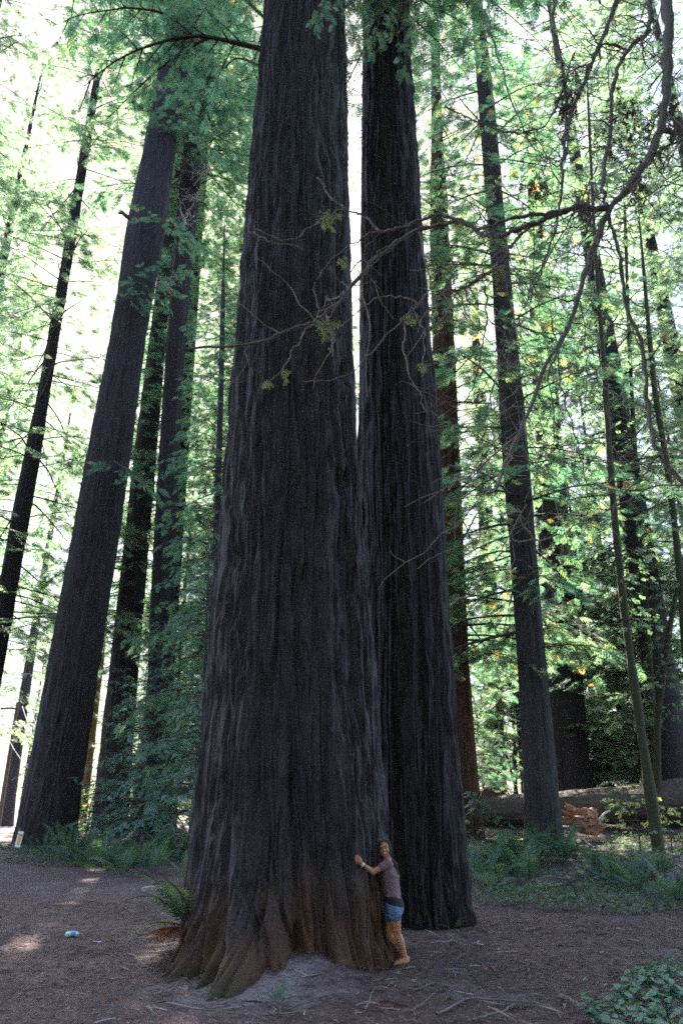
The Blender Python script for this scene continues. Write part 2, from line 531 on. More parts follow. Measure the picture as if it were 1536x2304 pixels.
def trunk_mesh(name, pf, ncol, nrow, m, seed=1, amp=.05, rid=13, twist=.02, flare=.18, fh=.7, extra=None, vis_top=None, front=.75):
    """closed trunk with furrowed fibrous bark as real relief, local to the tree's base"""
    vis = min(pf.H, vis_top or pf.H)
    u = np.linspace(0, 1, nrow)
    z = pf.zb - .4 + (vis - pf.zb + .4) * u ** 1.35
    if pf.H > vis + .5:
        z = np.concatenate([z, np.linspace(vis, pf.H, 14)[1:]])
    nf = int(ncol * front)                                    # more columns on the side that faces the path
    ph = np.concatenate([np.linspace(-PI, 0, nf, endpoint=False), np.linspace(0, PI, ncol - nf, endpoint=False)])
    Z, PH = np.meshgrid(z, ph, indexing='ij')
    r0 = np.interp(Z, pf.z, pf.r)
    hz = np.maximum(Z - pf.zb, 0)
    tw = PH + twist * Z + .10 * (noise3(np.cos(PH) * 1.5, np.sin(PH) * 1.5, Z * .25, seed + 5) - .5)
    def cyl(R, s, sd, w=0):
        q = tw + w
        return noise3(R * np.cos(q) + 50, R * np.sin(q) + 50, Z * s, sd)
    lob = noise3(np.cos(PH) * 1.6 + 9, np.sin(PH) * 1.6 + 9, Z * .05, seed + 3)
    lob2 = noise3(np.cos(PH) * 4 + 9, np.sin(PH) * 4 + 9, Z * .12, seed + 4)
    w = .20 * (noise3(np.cos(PH) * 5 + 7, np.sin(PH) * 5 + 7, Z * .5, seed + 8) - .5) + .10 * (noise3(np.cos(PH) * 12 + 7, np.sin(PH) * 12 + 7, Z * 1.3, seed + 9) - .5)
    patch = .55 + .9 * noise3(np.cos(PH) * 3 + 2, np.sin(PH) * 3 + 2, Z * .22, seed + 15)
    patch = patch * (1 + .7 * np.exp(-hz / .9))
    b1 = np.abs(2 * cyl(rid, .42, seed + 11, w) - 1) ** .7
    b2 = np.abs(2 * cyl(rid * 2.3, 1.3, seed + 12, w) - 1) ** .8
    b3 = cyl(rid * 5, 4.0, seed + 13, w)
    brk = smooth(.62, .75, noise3(np.cos(PH) * rid * .8 + 3, np.sin(PH) * rid * .8 + 3, Z * 2.2, seed + 19))
    r = r0 * (1 + .10 * (lob - .5) + .09 * (lob2 - .5))
    r = r + r0 * flare * np.exp(-hz / fh) * (.35 + 1.5 * lob2 * lob * 1.6)
    if extra is not None:
        r = r + extra(PH, hz)
    r = r + patch * (amp * (b1 - .45) + .62 * amp * (b2 - .45) + .36 * amp * (b3 - .5) - .45 * amp * brk)
    X = np.interp(Z, pf.z, pf.x) + r * np.cos(PH) - pf.base[0]
    Y = r * np.sin(PH)
    nr, nc = Z.shape
    V = np.stack([X, Y, Z - pf.zb], -1).reshape(-1, 3)
    i, j = np.meshgrid(np.arange(nr - 1), np.arange(nc), indexing='ij')
    i, j = i.ravel(), j.ravel()
    k = (j + 1) % nc
    F = np.stack([i * nc + j, i * nc + k, (i + 1) * nc + k, (i + 1) * nc + j], 1)
    g = Geo()
    g.add(V, F)
    return g.mesh(name, m)

def flareA(PH, hz):
    """the front tree's root spreading towards the path on its left front, split into ribs"""
    def lobe(deg, w, amp, h, p=1.1):
        d = np.angle(np.exp(1j * (PH - math.radians(deg))))
        return np.exp(-(d / w) ** 2) * amp * np.exp(-(hz / h) ** p)
    rib = np.abs(2 * noise3(np.cos(PH + .12 * hz) * 8 + 4, np.sin(PH + .12 * hz) * 8 + 4, hz * .8, 90) - 1) ** .8
    rib2 = np.abs(2 * noise3(np.cos(PH + .2 * hz) * 19 + 4, np.sin(PH + .2 * hz) * 19 + 4, hz * 1.6, 91) - 1)
    f = lobe(-106, .20, 1.15, .50) + lobe(-126, .15, .95, .55) + lobe(-88, .16, .35, .35) + lobe(-144, .14, .35, .7) + lobe(-30, .5, .10, .3)
    big = lobe(-115, .45, .35, .9)
    return (f * .88 + big * .8) * (.60 + .50 * rib + .45 * rib2) + .10 * np.exp(-hz / .6) * (rib - .5)

TREES = {}
def redwood(key, label, rows, D, H, rtop, ncol, nrow, m, group=None, zb=None, **kw):
    pf = Prof(rows, D, H, rtop, zb)
    t = thing('redwood_tree', label, 'tree', tuple(pf.base), group)
    link('trunk', trunk_mesh('trunk', pf, ncol, nrow, m, **kw), t)
    TREES[key] = (t, pf)
    return t, pf

redwood('A', 'huge furrowed redwood with a rusty brown base that the woman hugs',
        [(0, 600, 777), (250, 578, 779), (500, 552, 785), (750, 533, 794), (1000, 514, 806), (1250, 497, 824), (1500, 480, 846), (1750, 456, 861), (1950, 436, 872), (2080, 428, 884)],
        12.8, 58, .35, 600, 300, M_barkA, seed=3, amp=.095, rid=12, twist=.012, flare=.05, fh=.5, extra=flareA, vis_top=24, zb=0.0)
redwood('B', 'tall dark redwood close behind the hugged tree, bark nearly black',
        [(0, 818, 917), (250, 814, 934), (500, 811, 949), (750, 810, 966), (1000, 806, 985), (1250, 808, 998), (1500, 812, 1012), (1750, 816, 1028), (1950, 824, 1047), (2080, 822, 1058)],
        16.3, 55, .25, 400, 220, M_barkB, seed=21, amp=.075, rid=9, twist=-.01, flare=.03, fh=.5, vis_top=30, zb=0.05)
redwood('C', 'thick leaning redwood at the road edge with ferns at its foot',
        [(0, 394, 436), (100, 367, 424), (250, 340, 399), (500, 291, 374), (750, 254, 329), (1000, 207, 299), (1250, 160, 262), (1500, 104, 216), (1750, 62, 185), (1890, 42, 172)],
        36, 75, .4, 190, 180, M_bark, seed=33, amp=.07, rid=10, twist=.02, flare=.05, vis_top=62)
redwood('D1', 'dark redwood half hidden behind the leaning tree and green sprays',
        [(100, 424, 440), (400, 394, 420), (750, 335, 371), (1000, 303, 351), (1250, 276, 332), (1500, 248, 312), (1850, 212, 290)],
        45, 75, .3, 120, 140, M_bark, seed=41, amp=.06, rid=8, flare=.05)
redwood('D2', 'straight redwood beside the leaning tree with pale dead twigs up its stem',
        [(60, 452, 482), (330, 420, 466), (500, 403, 448), (750, 369, 411), (1000, 356, 399), (1250, 346, 397), (1500, 335, 393), (1850, 328, 388)],
        40, 75, .3, 140, 150, M_bark, seed=43, amp=.06, rid=8, flare=.05)
redwood('L', 'slim leaning redwood at the left picture edge, crown in hazy light',
        [(350, 175, 195), (620, 145, 168), (900, 84, 110), (1000, 62, 98), (1150, 25, 65), (1300, -2, 38), (1420, -24, 18), (1800, -90, -40)],
        40, 60, .15, 110, 140, M_bark, seed=47, amp=.05, rid=7, flare=.05)
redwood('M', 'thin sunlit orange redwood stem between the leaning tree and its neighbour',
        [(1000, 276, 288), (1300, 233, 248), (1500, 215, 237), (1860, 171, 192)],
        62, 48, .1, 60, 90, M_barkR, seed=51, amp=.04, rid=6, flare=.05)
redwood('N', 'thin dark young redwood stem just left of the great trunk',
        [(700, 497, 508), (900, 487, 500), (1250, 478, 495), (1650, 452, 470), (1850, 440, 462)],
        31, 31, .012, 40, 90, M_barkG, seed=53, amp=.015, rid=5, flare=.05)
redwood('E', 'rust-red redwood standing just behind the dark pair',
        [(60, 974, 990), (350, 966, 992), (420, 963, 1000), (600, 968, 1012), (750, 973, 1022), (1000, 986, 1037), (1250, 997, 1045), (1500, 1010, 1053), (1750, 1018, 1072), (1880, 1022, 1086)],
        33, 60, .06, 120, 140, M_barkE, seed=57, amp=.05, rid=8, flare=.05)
redwood('F', 'mid-sized redwood with ferns round its foot in front of the log',
        [(0, 1058, 1084), (250, 1075, 1113), (500, 1098, 1136), (750, 1114, 1161), (1000, 1132, 1190), (1250, 1147, 1204), (1500, 1161, 1223), (1750, 1176, 1250), (1885, 1186, 1268)],
        30, 60, .1, 150, 160, M_barkG, seed=61, amp=.05, rid=9, flare=.06)
redwood('G', 'broad dark redwood standing behind the fallen log',
        [(700, 1192, 1240), (1000, 1204, 1262), (1250, 1214, 1288), (1500, 1226, 1306), (1700, 1240, 1322), (1780, 1240, 1336)],
        42, 55, .2, 140, 150, M_bark, seed=67, amp=.06, rid=8, flare=.10)
redwood('K', 'far dark redwood seen between the rust-red tree and the mid-sized one',
        [(900, 1064, 1094), (1400, 1083, 1121), (1700, 1092, 1135)],
        56, 50, .2, 70, 90, M_bark, seed=71, amp=.05, rid=6, flare=.10)
# ------------------------------------------------------------------ foliage
def frond_template(n, w=.045, ang=58, spread=.42, droop=.12, tip=True, tri=False):
    """flat spray: twig with n pairs of narrow leaflets, length 1"""
    V, F = [], []
    def kite(b, d, l, wd):
        d = d / np.linalg.norm(d)
        s = np.array([-d[1], d[0], 0]) * wd
        k = len(V)
        if tri:
            V.extend([b + s * .9, b + d * l, b + d * l * .25 - s * 1.5])
            F.append((k, k + 1, k + 2))
            return
        V.extend([b, b + d * l * .55 + s, b + d * l, b + d * l * .55 - s])
        F.append((k, k + 1, k + 2, k + 3))
    for i in range(n):
        t = .12 + .84 * i / n
        l = spread * (.55 + .45 * math.sin(PI * min(1, (t + .15)))) * (1.1 - .6 * t)
        for sgn in (-1, 1):
            a = math.radians(ang - 18 * t) * sgn
            kite(np.array([t + .02 * sgn, 0, 0.]), np.array([math.cos(a), math.sin(a), 0]), l, w * (1.1 - .3 * t))
    if tip:
        kite(np.array([.82, 0, 0.]), np.array([1., 0, 0]), .2, w)
    kite(np.array([0., 0, 0]), np.array([1., 0, 0]), .95, .012)
    V = np.array(V)
    V[:, 2] -= droop * V[:, 0] ** 2 + .25 * V[:, 1] ** 2
    return V, np.array(F)

def leaves_template(n, ll=.34, lw=.13, seed=0):
    """a twig end carrying n oval leaves, length about 1"""
    r = random.Random(seed)
    V, F = [], []
    for i in range(n):
        t = .15 + .8 * (i + .5) / n
        a = (1 if i % 2 else -1) * math.radians(r.uniform(25, 75)) if i < n - 1 else 0
        d = np.array([math.cos(a), math.sin(a), r.uniform(-.5, .25)])
        d /= np.linalg.norm(d)
        s = np.array([-d[1], d[0], r.uniform(-.4, .4)]) * lw * r.uniform(.8, 1.2)
        b = np.array([t, 0, r.uniform(-.05, .05)])
        l = ll * r.uniform(.75, 1.2)
        k = len(V)
        V.extend([b, b + d * l * .5 + s, b + d * l + [0, 0, -.07], b + d * l * .5 - s])
        F.append((k, k + 1, k + 2, k + 3))
    return np.array(V), np.array(F)

T_fine = frond_template(9, .026, tri=True)
T_mid = frond_template(8, .034, tri=True)
T_far = frond_template(5, .046, spread=.5, tri=True)
T_top = frond_template(4, .08, spread=.5, tri=True)
T_broad = leaves_template(10, .26, .085, 3)
T_maple = leaves_template(9, .30, .12, 5)

def put(geo, tmpl, O, X, Zn, S, matid, rnd):
    """place a template many times: origins O, directions X, normals Zn, sizes S"""
    TV, TF = tmpl
    O, X, Zn, S, rnd = [np.asarray(a, float) for a in (O, X, Zn, S, rnd)]
    if len(O) == 0:
        return
    X = X / (np.linalg.norm(X, axis=1)[:, None] + 1e-9)
    Y = np.cross(Zn, X)
    Y /= np.linalg.norm(Y, axis=1)[:, None] + 1e-9
    Z = np.cross(X, Y)
    V = O[:, None] + S[:, None, None] * (TV[None, :, 0:1] * X[:, None] + TV[None, :, 1:2] * Y[:, None] + TV[None, :, 2:3] * Z[:, None])
    F = (TF[None] + (np.arange(len(O)) * len(TV))[:, None, None]).reshape(-1, TF.shape[1])
    geo.add(V.reshape(-1, 3), F, matid, np.repeat(rnd, len(TV)), False)

HOLES = []          # (point, radius): lines of sight to the sun kept open so that light reaches the floor
def open_to_sun(P, off):
    keep = np.ones(len(P), bool)
    s = np.array(SUN_DIR)
    for q, r in HOLES:
        d = P + off - q
        t = d @ s
        keep &= np.linalg.norm(d - t[:, None] * s, axis=1) > r
    return keep

def branch_path(p0, a, L, up, droop, rng, n=8, wig=.05):
    t = np.linspace(0, 1, n)[:, None]
    d = np.array([math.cos(a), math.sin(a), up])
    P = p0 + d * L * t + np.array([0, 0, -droop * L]) * t ** 2
    P = P + np.cumsum(rng.normal(0, wig * L / n, (n, 3)), axis=0) * (t > 0)
    return P

def leafy(geo, P, rng, dens, size, tmpl, acc, sec=1.0, bare=.2, r0=None, flat=.35, sides=4, seclen=.42):
    """side twigs and sprays along a branch path P; sprays go to acc"""
    L = np.linalg.norm(np.diff(P, axis=0), axis=1).sum()
    n = len(P)
    r0 = r0 if r0 is not None else .010 * L + .008
    geo.add(*tube(P, np.linspace(r0, r0 * .15, n), sides), mat=1)
    ns = max(3, int(L * 2.4 * sec))
    for k in range(ns):
        t = bare + (1 - bare) * (k + rng.random()) / ns
        i = min(int(t * (n - 1)), n - 2)
        f = t * (n - 1) - i
        q = P[i] * (1 - f) + P[i + 1] * f
        tan = P[i + 1] - P[i]
        tan /= np.linalg.norm(tan) + 1e-9
        side = np.cross(tan, [0, 0, 1.0])
        side /= np.linalg.norm(side) + 1e-9
        sg = 1 if k % 2 else -1
        l = L * seclen * (1.05 - .75 * t) * rng.uniform(.6, 1.2) + size * .5
        d = tan * rng.uniform(.4, 1.0) + side * sg * rng.uniform(.6, 1.1) + np.array([0, 0, rng.uniform(-.35, .15)])
        d /= np.linalg.norm(d)
        e = q + d * l + np.array([0, 0, -.18 * l])
        geo.add(*tube([q, (q + e) / 2 + [0, 0, .05 * l], e], [r0 * .3, r0 * .2, r0 * .08], 3), mat=1)
        m = max(2, int(dens * l / size))
        tt = rng.random(m) * .85 + .15
        o = q + (e - q) * tt[:, None] + rng.normal(0, .05 * size, (m, 3))
        s2 = np.cross(d, [0, 0, 1.0])
        sgn = np.where(rng.random(m) < .5, -1, 1)[:, None]
        dd = d * rng.uniform(.5, 1.2, (m, 1)) + s2 * sgn * rng.uniform(.2, 1.0, (m, 1)) + np.array([0, 0, 1.]) * rng.uniform(-.6, .1, (m, 1))
        acc.append((o, dd, m))

def finish_sprays(geo, acc, rng, size, tmpl, matid=0, flat=.35, base=None, rlo=0.0, rhi=1.0):
    if not acc:
        return
    O = np.concatenate([a[0] for a in acc])
    D = np.concatenate([a[1] for a in acc])
    if base is not None and HOLES:
        k = open_to_sun(O, np.asarray(base))
        O, D = O[k], D[k]
    n = len(O)
    Zn = np.array([0, 0, 1.0]) + rng.normal(0, flat, (n, 3))
    rr = np.clip(rng.normal(.42, .22, n) + .35 * (noise3(O[:, 0] * .6, O[:, 1] * .6, O[:, 2] * .6, 77) - .5), 0, 1)
    put(geo, tmpl, O, D, Zn, size * rng.uniform(.65, 1.3, n), matid, rlo + (rhi - rlo) * rr)

def crown_mesh(H, h0, nb, L0, L1, seed, size=.5, dens=3.2, tmpl=T_far, sec=.8, up=(-.15, .25), droop=(.1, .45), bare=.15, mats=None, prof=None):
    """a redwood crown on a straight axis: branches, twigs and needle sprays; shared by several trees"""
    rng = np.random.default_rng(seed)
    geo, acc = Geo(), []
    for k in range(nb):
        f = (k + rng.random()) / nb
        h = h0 + (H - h0) * f
        L = (np.interp(f, *prof) if prof else L0 + (L1 - L0) * f) * rng.uniform(.5, 1.2)
        P = branch_path(np.array([0, 0, h]), rng.uniform(0, 2 * PI), L, rng.uniform(*up), rng.uniform(*droop), rng, n=6)
        leafy(geo, P, rng, dens, size, tmpl, acc, sec, bare, sides=3)
    finish_sprays(geo, acc, rng, size, tmpl)
    return geo.mesh('crown', mats or [M_needle, M_twig])
CROWN = {'high': (crown_mesh(70, 30, 135, 6.5, 3.0, 101), 70),
         'tall': (crown_mesh(70, 10, 185, 5.6, 3.2, 102), 70),
         'mid': (crown_mesh(50, 6, 165, 5.2, 2.2, 103, size=.45), 50),
         'low': (crown_mesh(42, 3, 165, 5.4, 1.4, 104, size=.45), 42)}
def crown_for(key, kind, H, seed, leafmat=None, wide=1.0, lift=0.0):
    t, pf = TREES[key]
    me, h = CROWN[kind]
    o = link('crown', me, t)
    a, b_ = pf.ax(pf.zb) - pf.base, pf.ax(min(pf.zb + H, pf.H)) - pf.base
    k = H / h
    o.scale = (k * wide, k * wide, k)
    q = pf.ax(pf.zb + lift) - pf.base
    o.location = (q[0], q[1], lift)
    o.rotation_euler = Matrix.Rotation(math.atan2(b_[0] - a[0], b_[2] - a[2]), 4, 'Y').to_euler()
    o.rotation_euler = (o.rotation_euler.to_matrix() @ Matrix.Rotation(seed * 1.7, 3, 'Z')).to_euler()
    if leafmat:
        o.material_slots[0].link = 'OBJECT'
        o.material_slots[0].material = leafmat
    return o

def stem_crown(t, path, b, seed):
    """loose leafy twigs on the upper part of a thin stem, carried on above the drawn piece"""
    rng = np.random.default_rng(seed)
    geo, acc = Geo(), []
    up = path[0] - path[6]
    up /= np.linalg.norm(up)
    top = path[0] + up * 5
    geo.add(*tube([path[0] - b, (path[0] + top) / 2 - b, top - b], [.09, .06, .01], 6), mat=1)
    Q = np.vstack([[top, (path[0] + top) / 2], path[:34]])
    for k in range(46):
        q = Q[rng.integers(len(Q))] - b
        leafy(geo, branch_path(q, rng.uniform(0, 2 * PI), rng.uniform(.7, 2.2), rng.uniform(-.1, .5), rng.uniform(.1, .4), rng, 6, .1), rng, 1.8, .32, T_broad, acc, 1.0, .2, sides=3)
    finish_sprays(geo, acc, rng, .32, T_broad, flat=.6)
    link('crown', geo.mesh('crown', [M_broad, M_mossbark]), t)

# thin mossy stems of the understorey on the right
def stem(key, label, pts, D, widths, m, group='thin mossy stems on the right'):
    P = np.array([at(x, y, D + dy) for (x, y, dy) in pts])
    b = P[-1].copy()
    b[2] = gz(b[0], b[1])
    P[-1] = b
    P = np.vstack([P, b - [0, 0, .2]])
    w = np.array(list(widths) + [widths[-1]]) / 2 / px_per_m(1300, 1500, D)
    path = spline(P, 60)
    rr = np.interp(np.linspace(0, 1, 60), np.linspace(0, 1, len(w)), w)
    rr = rr * (1 + .25 * (noise3(np.arange(60) * .5, 0, 0, int(D)) - .5))
    t = thing('understorey_tree', label, 'tree', tuple(b), group)
    g = Geo()
    g.add(*tube(path - b, rr, 9))
    link('trunk', g.mesh('trunk', m), t)
    stem_crown(t, path, b, int(D * 7 + widths[0]))
    TREES[key] = (t, path)
    return t, path

stem('H', 'thin dark mossy tree leaning beside the pale sapling', [(1325, 300, 0), (1338, 560, 0), (1356, 800, 0), (1372, 1050, 0), (1395, 1300, 0), (1420, 1500, 0), (1452, 1720, 0), (1482, 1925, 0)], 27, (9, 12, 14, 16, 17, 19, 21, 28), M_mossbark)
stem('H2', 'slender forked stem right of the thin dark mossy tree', [(1405, 500, 0), (1416, 800, 0), (1430, 1050, 0), (1448, 1300, 0), (1462, 1520, 0), (1475, 1800, 0)], 36, (9, 10, 12, 13, 14, 16), M_mossbark)
stem('H3', 'dark thin stem running up the right picture edge', [(1448, 620, 0), (1470, 860, 0), (1500, 1050, 0), (1524, 1250, 0), (1545, 1500, 0), (1570, 1850, 0)], 32, (10, 14, 16, 17, 18, 20), M_mossbark)
stem('H4', 'crooked pale stem leaning left among bright leaves', [(1530, 1290, 0), (1508, 1400, 0), (1488, 1540, 0), (1478, 1640, 0), (1470, 1800, 0)], 34, (9, 12, 14, 15, 18), M_mossbark)

R = math.radians
crown_for('A', 'high', 58, 1, wide=1.2)
crown_for('B', 'high', 60, 2, wide=1.1)
crown_for('C', 'high', 46, 3, wide=1.6, lift=28)
crown_for('D1', 'tall', 75, 4, wide=.9)
crown_for('D2', 'high', 60, 5, wide=1.2, lift=15)
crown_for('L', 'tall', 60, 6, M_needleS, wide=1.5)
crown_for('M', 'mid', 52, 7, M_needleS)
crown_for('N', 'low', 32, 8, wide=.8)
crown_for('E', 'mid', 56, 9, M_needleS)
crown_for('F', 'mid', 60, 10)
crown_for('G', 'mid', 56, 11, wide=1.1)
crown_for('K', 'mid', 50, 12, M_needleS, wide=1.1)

# the big low bough on the left of the front tree, its sprays and the sprays hanging into the top of the view
def drawn_bough(parent_key, name, spines, seed, size, dens, tmpl, r0s, mats, sec=1.0, bare=.1, seclen=.42):
    t, pf = TREES[parent_key]
    rng = np.random.default_rng(seed)
    geo, acc = Geo(), []
    for pts, r0 in zip(spines, r0s):
        P = spline([at(x, y, Y) - pf.base for (x, y, Y) in pts], 12)
        P += np.cumsum(rng.normal(0, .012, P.shape), axis=0)
        leafy(geo, P, rng, dens, size, tmpl, acc, sec, bare, r0=r0, seclen=seclen)
    finish_sprays(geo, acc, rng, size, tmpl, base=pf.base)
    return link(name, geo.mesh(name, mats), t)
drawn_bough('A', 'bough', [
    [(600, 112, 12.7), (520, 92, 12.5), (430, 78, 12.3), (360, 92, 12.0), (270, 130, 11.8), (190, 190, 11.6)],
    [(470, 84, 12.4), (430, 100, 12.6), (360, 150, 12.8), (300, 210, 13.0), (240, 260, 13.2)],
    [(430, 78, 12.3), (380, 40, 12.2), (300, 20, 12.0), (200, 30, 11.8), (120, 60, 11.6)],
    [(600, 155, 13.2), (540, 130, 13.6), (500, 160, 14.0), (455, 200, 14.4), (430, 250, 14.6)],
    [(595, 40, 12.9), (540, -10, 13.0), (470, -40, 13.0), (380, -30, 13.0)],
    [(420, 78, 12.3), (400, 120, 12.2), (390, 180, 12.1)],
], 201, .30, 2.6, T_mid, (.085, .05, .05, .04, .05, .03), [M_needle, M_twig], sec=1.5, seclen=.30)
drawn_bough('A', 'bough', [
    [(700, -120, 11.0), (735, -40, 10.7), (755, 20, 10.5), (760, 55, 10.4)],
    [(790, -160, 10.9), (760, -60, 10.6), (735, 0, 10.5), (722, 40, 10.4)],
], 202, .20, 2.4, T_fine, (.03, .03), [M_needle, M_twig], sec=1.4, seclen=.22)
drawn_bough('B', 'bough', [
    [(870, -160, 15.2), (865, -60, 15.0), (850, 40, 14.8), (845, 100, 14.7)],
    [(900, -160, 15.2), (905, -40, 15.0), (890, 60, 14.8), (900, 140, 14.7)],
    [(930, -120, 15.3), (930, 0, 15.2), (915, 90, 15.1)],
], 203, .26, 2.4, T_fine, (.04, .04, .04), [M_needle, M_twig], sec=1.4, seclen=.25)
drawn_bough('C', 'bough', [
    [(395, 290, 36), (440, 300, 34.5), (470, 330, 33.5)],
    [(330, 480, 36), (370, 500, 34.5), (420, 520, 33.5), (440, 540, 33)],
    [(300, 620, 36), (320, 640, 34.6), (350, 620, 33.6), (385, 600, 33)],
    [(270, 690, 36), (285, 675, 34.6), (330, 665, 33.6)],
    [(240, 1020, 36), (265, 1040, 34.6), (300, 1060, 33.6), (330, 1090, 33)],
    [(345, 250, 36), (395, 220, 34.5), (430, 190, 33.5)],
    [(380, 100, 36), (430, 60, 34.5), (480, 40, 33.5)],
], 204, .5, 2.2, T_mid, (.05,) * 7, [M_needle, M_twig], sec=1.6)

# ------------------------------------------------------------------ young redwoods with flat blue-green sprays
def young_redwood(label, base, H, seed, L0, nb, size, dens, mats, r=.09, lowest=.08, group='young redwoods'):
    rng = np.random.default_rng(seed)
    t = thing('young_redwood', label, 'tree', tuple(base), group)
    g = Geo()
    path = np.stack([.12 * np.sin(np.linspace(0, 3, 12) + seed), .1 * np.cos(np.linspace(0, 2, 12)) - .1, np.linspace(-.2, H, 12)], 1)
    g.add(*tube(path, np.linspace(r, .012, 12), 8))
    link('trunk', g.mesh('trunk', M_barkG), t)
    geo, acc = Geo(), []
    for k in range(nb):
        f = (k + rng.random()) / nb
        h = H * (lowest + (1 - lowest) * f)
        L = L0 * (1.02 - f ** 1.3) * rng.uniform(.6, 1.15) + .25
        p0 = np.array([np.interp(h, path[:, 2], path[:, 0]), np.interp(h, path[:, 2], path[:, 1]), h])
        P = branch_path(p0, rng.uniform(0, 2 * PI), L, rng.uniform(0, .3), rng.uniform(.15, .4), rng, wig=.04)
        leafy(geo, P, rng, dens, size, T_mid, acc, 1.2, .12)
    finish_sprays(geo, acc, rng, size, T_fine, flat=.25, base=base)
    link('crown', geo.mesh('crown', mats), t)
    return t
MB = [M_needleB, M_twig]
p = ground_at(312, 1905)
young_redwood('young redwood with flat blue-green sprays rising from the ferns', p, 9.5, 301, 2.6, 105, .30, 2.6, MB)
p = at(430, 1860, 27); p[2] = gz(p[0], p[1])
young_redwood('bushy blue-green young redwood against the great trunk edge', p, 10.8, 302, 2.3, 105, .30, 2.6, MB)
p = at(250, 1860, 38); p[2] = gz(p[0], p[1])
young_redwood('young redwood behind the ferns beside the leaning trunk', p, 8, 303, 2.6, 60, .34, 2.2, MB)
p = at(380, 1850, 40); p[2] = gz(p[0], p[1])
young_redwood('taller young redwood in shade behind the blue-green pair', p, 17, 304, 3.0, 85, .40, 2.2, [M_needle, M_twig])
p = at(1110, 1790, 44); p[2] = gz(p[0], p[1])
young_redwood('small bright young redwood behind the left end of the log', p, 4.6, 305, 2.2, 40, .45, 1.8, MB)
p = at(1075, 1850, 31); p[2] = gz(p[0], p[1])
young_redwood('feathery young redwood hiding the foot of the rust-red tree', p, 1.9, 306, 1.2, 24, .3, 1.8, MB, r=.03)
p = at(1040, 1700, 40); p[2] = gz(p[0], p[1])
young_redwood('young redwood close behind the rust-red trunk', p, 14, 307, 3.0, 70, .5, 1.8, [M_needle, M_twig])
p = at(1330, 1700, 47); p[2] = gz(p[0], p[1])
young_redwood('young redwood right of the broad trunk behind the log', p, 7, 308, 3.0, 65, .5, 1.8, [M_needleS, M_twig])

# ------------------------------------------------------------------ the forest behind: shared crowns, one tree per copy
def forest_proto(seed, H, r, kind, leafmat, trunk_m, wide=1.0):
    t = thing('redwood_tree', '', 'tree', (0, 0, 0))
    z = np.linspace(-1, H, 16)
    path = np.stack([.15 * np.sin(z * .06 + seed), .15 * np.cos(z * .05 + seed) - .15, z], 1)
    g = Geo()
    V, F = tube(path, np.interp(z, [-1, 1, 4, H], [r * 1.35, r * 1.2, r, .05]), 14)
    g.add(V, F)
    link('trunk', g.mesh('trunk', trunk_m), t)
    me, h = CROWN[kind]
    o = link('crown', me, t)
    o.scale = (H / h * wide, H / h * wide, H / h)
    o.rotation_euler = (0, 0, seed)
    if leafmat:
        o.material_slots[0].link = 'OBJECT'
        o.material_slots[0].material = leafmat
    return t

def broad_proto(seed, H, spread, nst, size, mats, tmpl=T_broad, dens=1.5, nb=26, name='broadleaf_tree', low=.2):
    rng = np.random.default_rng(seed)
    t = thing(name, '', 'tree', (0, 0, 0))
    g = Geo()
    geo, acc = Geo(), []
    for s in range(nst):
        a = rng.uniform(0, 2 * PI)
        top = np.array([math.cos(a), math.sin(a), 0]) * spread * rng.uniform(.15, .5) + [0, 0, H * rng.uniform(.8, 1)]
        path = spline([(0, 0, -.2), top * [.2, .2, .35], top * [.6, .6, .7], top], 14)
        path[1:-1] += rng.normal(0, .01 * H, (12, 3))
        g.add(*tube(path, np.linspace(.012 * H, .02, 14), 8))
        for k in range(nb // nst):
            f = low + (1 - low) * rng.random()
            q = np.array([np.interp(f, np.linspace(0, 1, 14), path[:, c]) for c in range(3)])
            L = spread * rng.uniform(.35, .8) * (1.15 - .6 * f)
            P = branch_path(q, rng.uniform(0, 2 * PI), L, rng.uniform(-.05, .6), rng.uniform(0, .3), rng, n=6, wig=.12)
            leafy(geo, P, rng, dens, size, tmpl, acc, 1.0, .15, sides=3)
    finish_sprays(geo, acc, rng, size, tmpl, flat=.6)
    link('trunk', g.mesh('trunk', M_mossbark), t)
    link('crown', geo.mesh('crown', mats), t)
    return t

MS = [M_needleS, M_twig]
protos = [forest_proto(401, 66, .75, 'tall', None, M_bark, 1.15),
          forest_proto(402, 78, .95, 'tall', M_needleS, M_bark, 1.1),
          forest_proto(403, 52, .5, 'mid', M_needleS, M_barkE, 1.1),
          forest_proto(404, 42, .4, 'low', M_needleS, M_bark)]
bprotos = [broad_proto(501, 14, 6, 3, .34, [M_broad, M_mossbark], nb=70, dens=2.8),
           broad_proto(502, 9, 5, 3, .32, [M_broad, M_mossbark], nb=60, dens=2.8),
           broad_proto(503, 16, 7, 2, .36, [M_broad, M_mossbark], T_maple, nb=70, dens=2.8)]
bush = [broad_proto(511, 2.6, 2.6, 5, .30, [M_broad, M_twig], nb=40, name='leafy_bush', low=.1),
        broad_proto(512, 1.8, 2.4, 5, .28, [M_sapleaf, M_twig], nb=36, name='leafy_bush', low=.1)]
used = set()
def place(proto, x, y, s, rz, label, group, cat='tree'):
    o = proto if proto.name not in used else copy_tree(proto)
    used.add(proto.name)
    o.location = (x, y, float(gz(x, y)) - .05)
    o.rotation_euler = (0, 0, rz)
    o.scale = (s, s, s * 1.0)
    tag(o, label, cat, group)
    return o
rr = random.Random(77)
ORD = 'first second third fourth fifth sixth seventh eighth ninth tenth eleventh twelfth'.split()
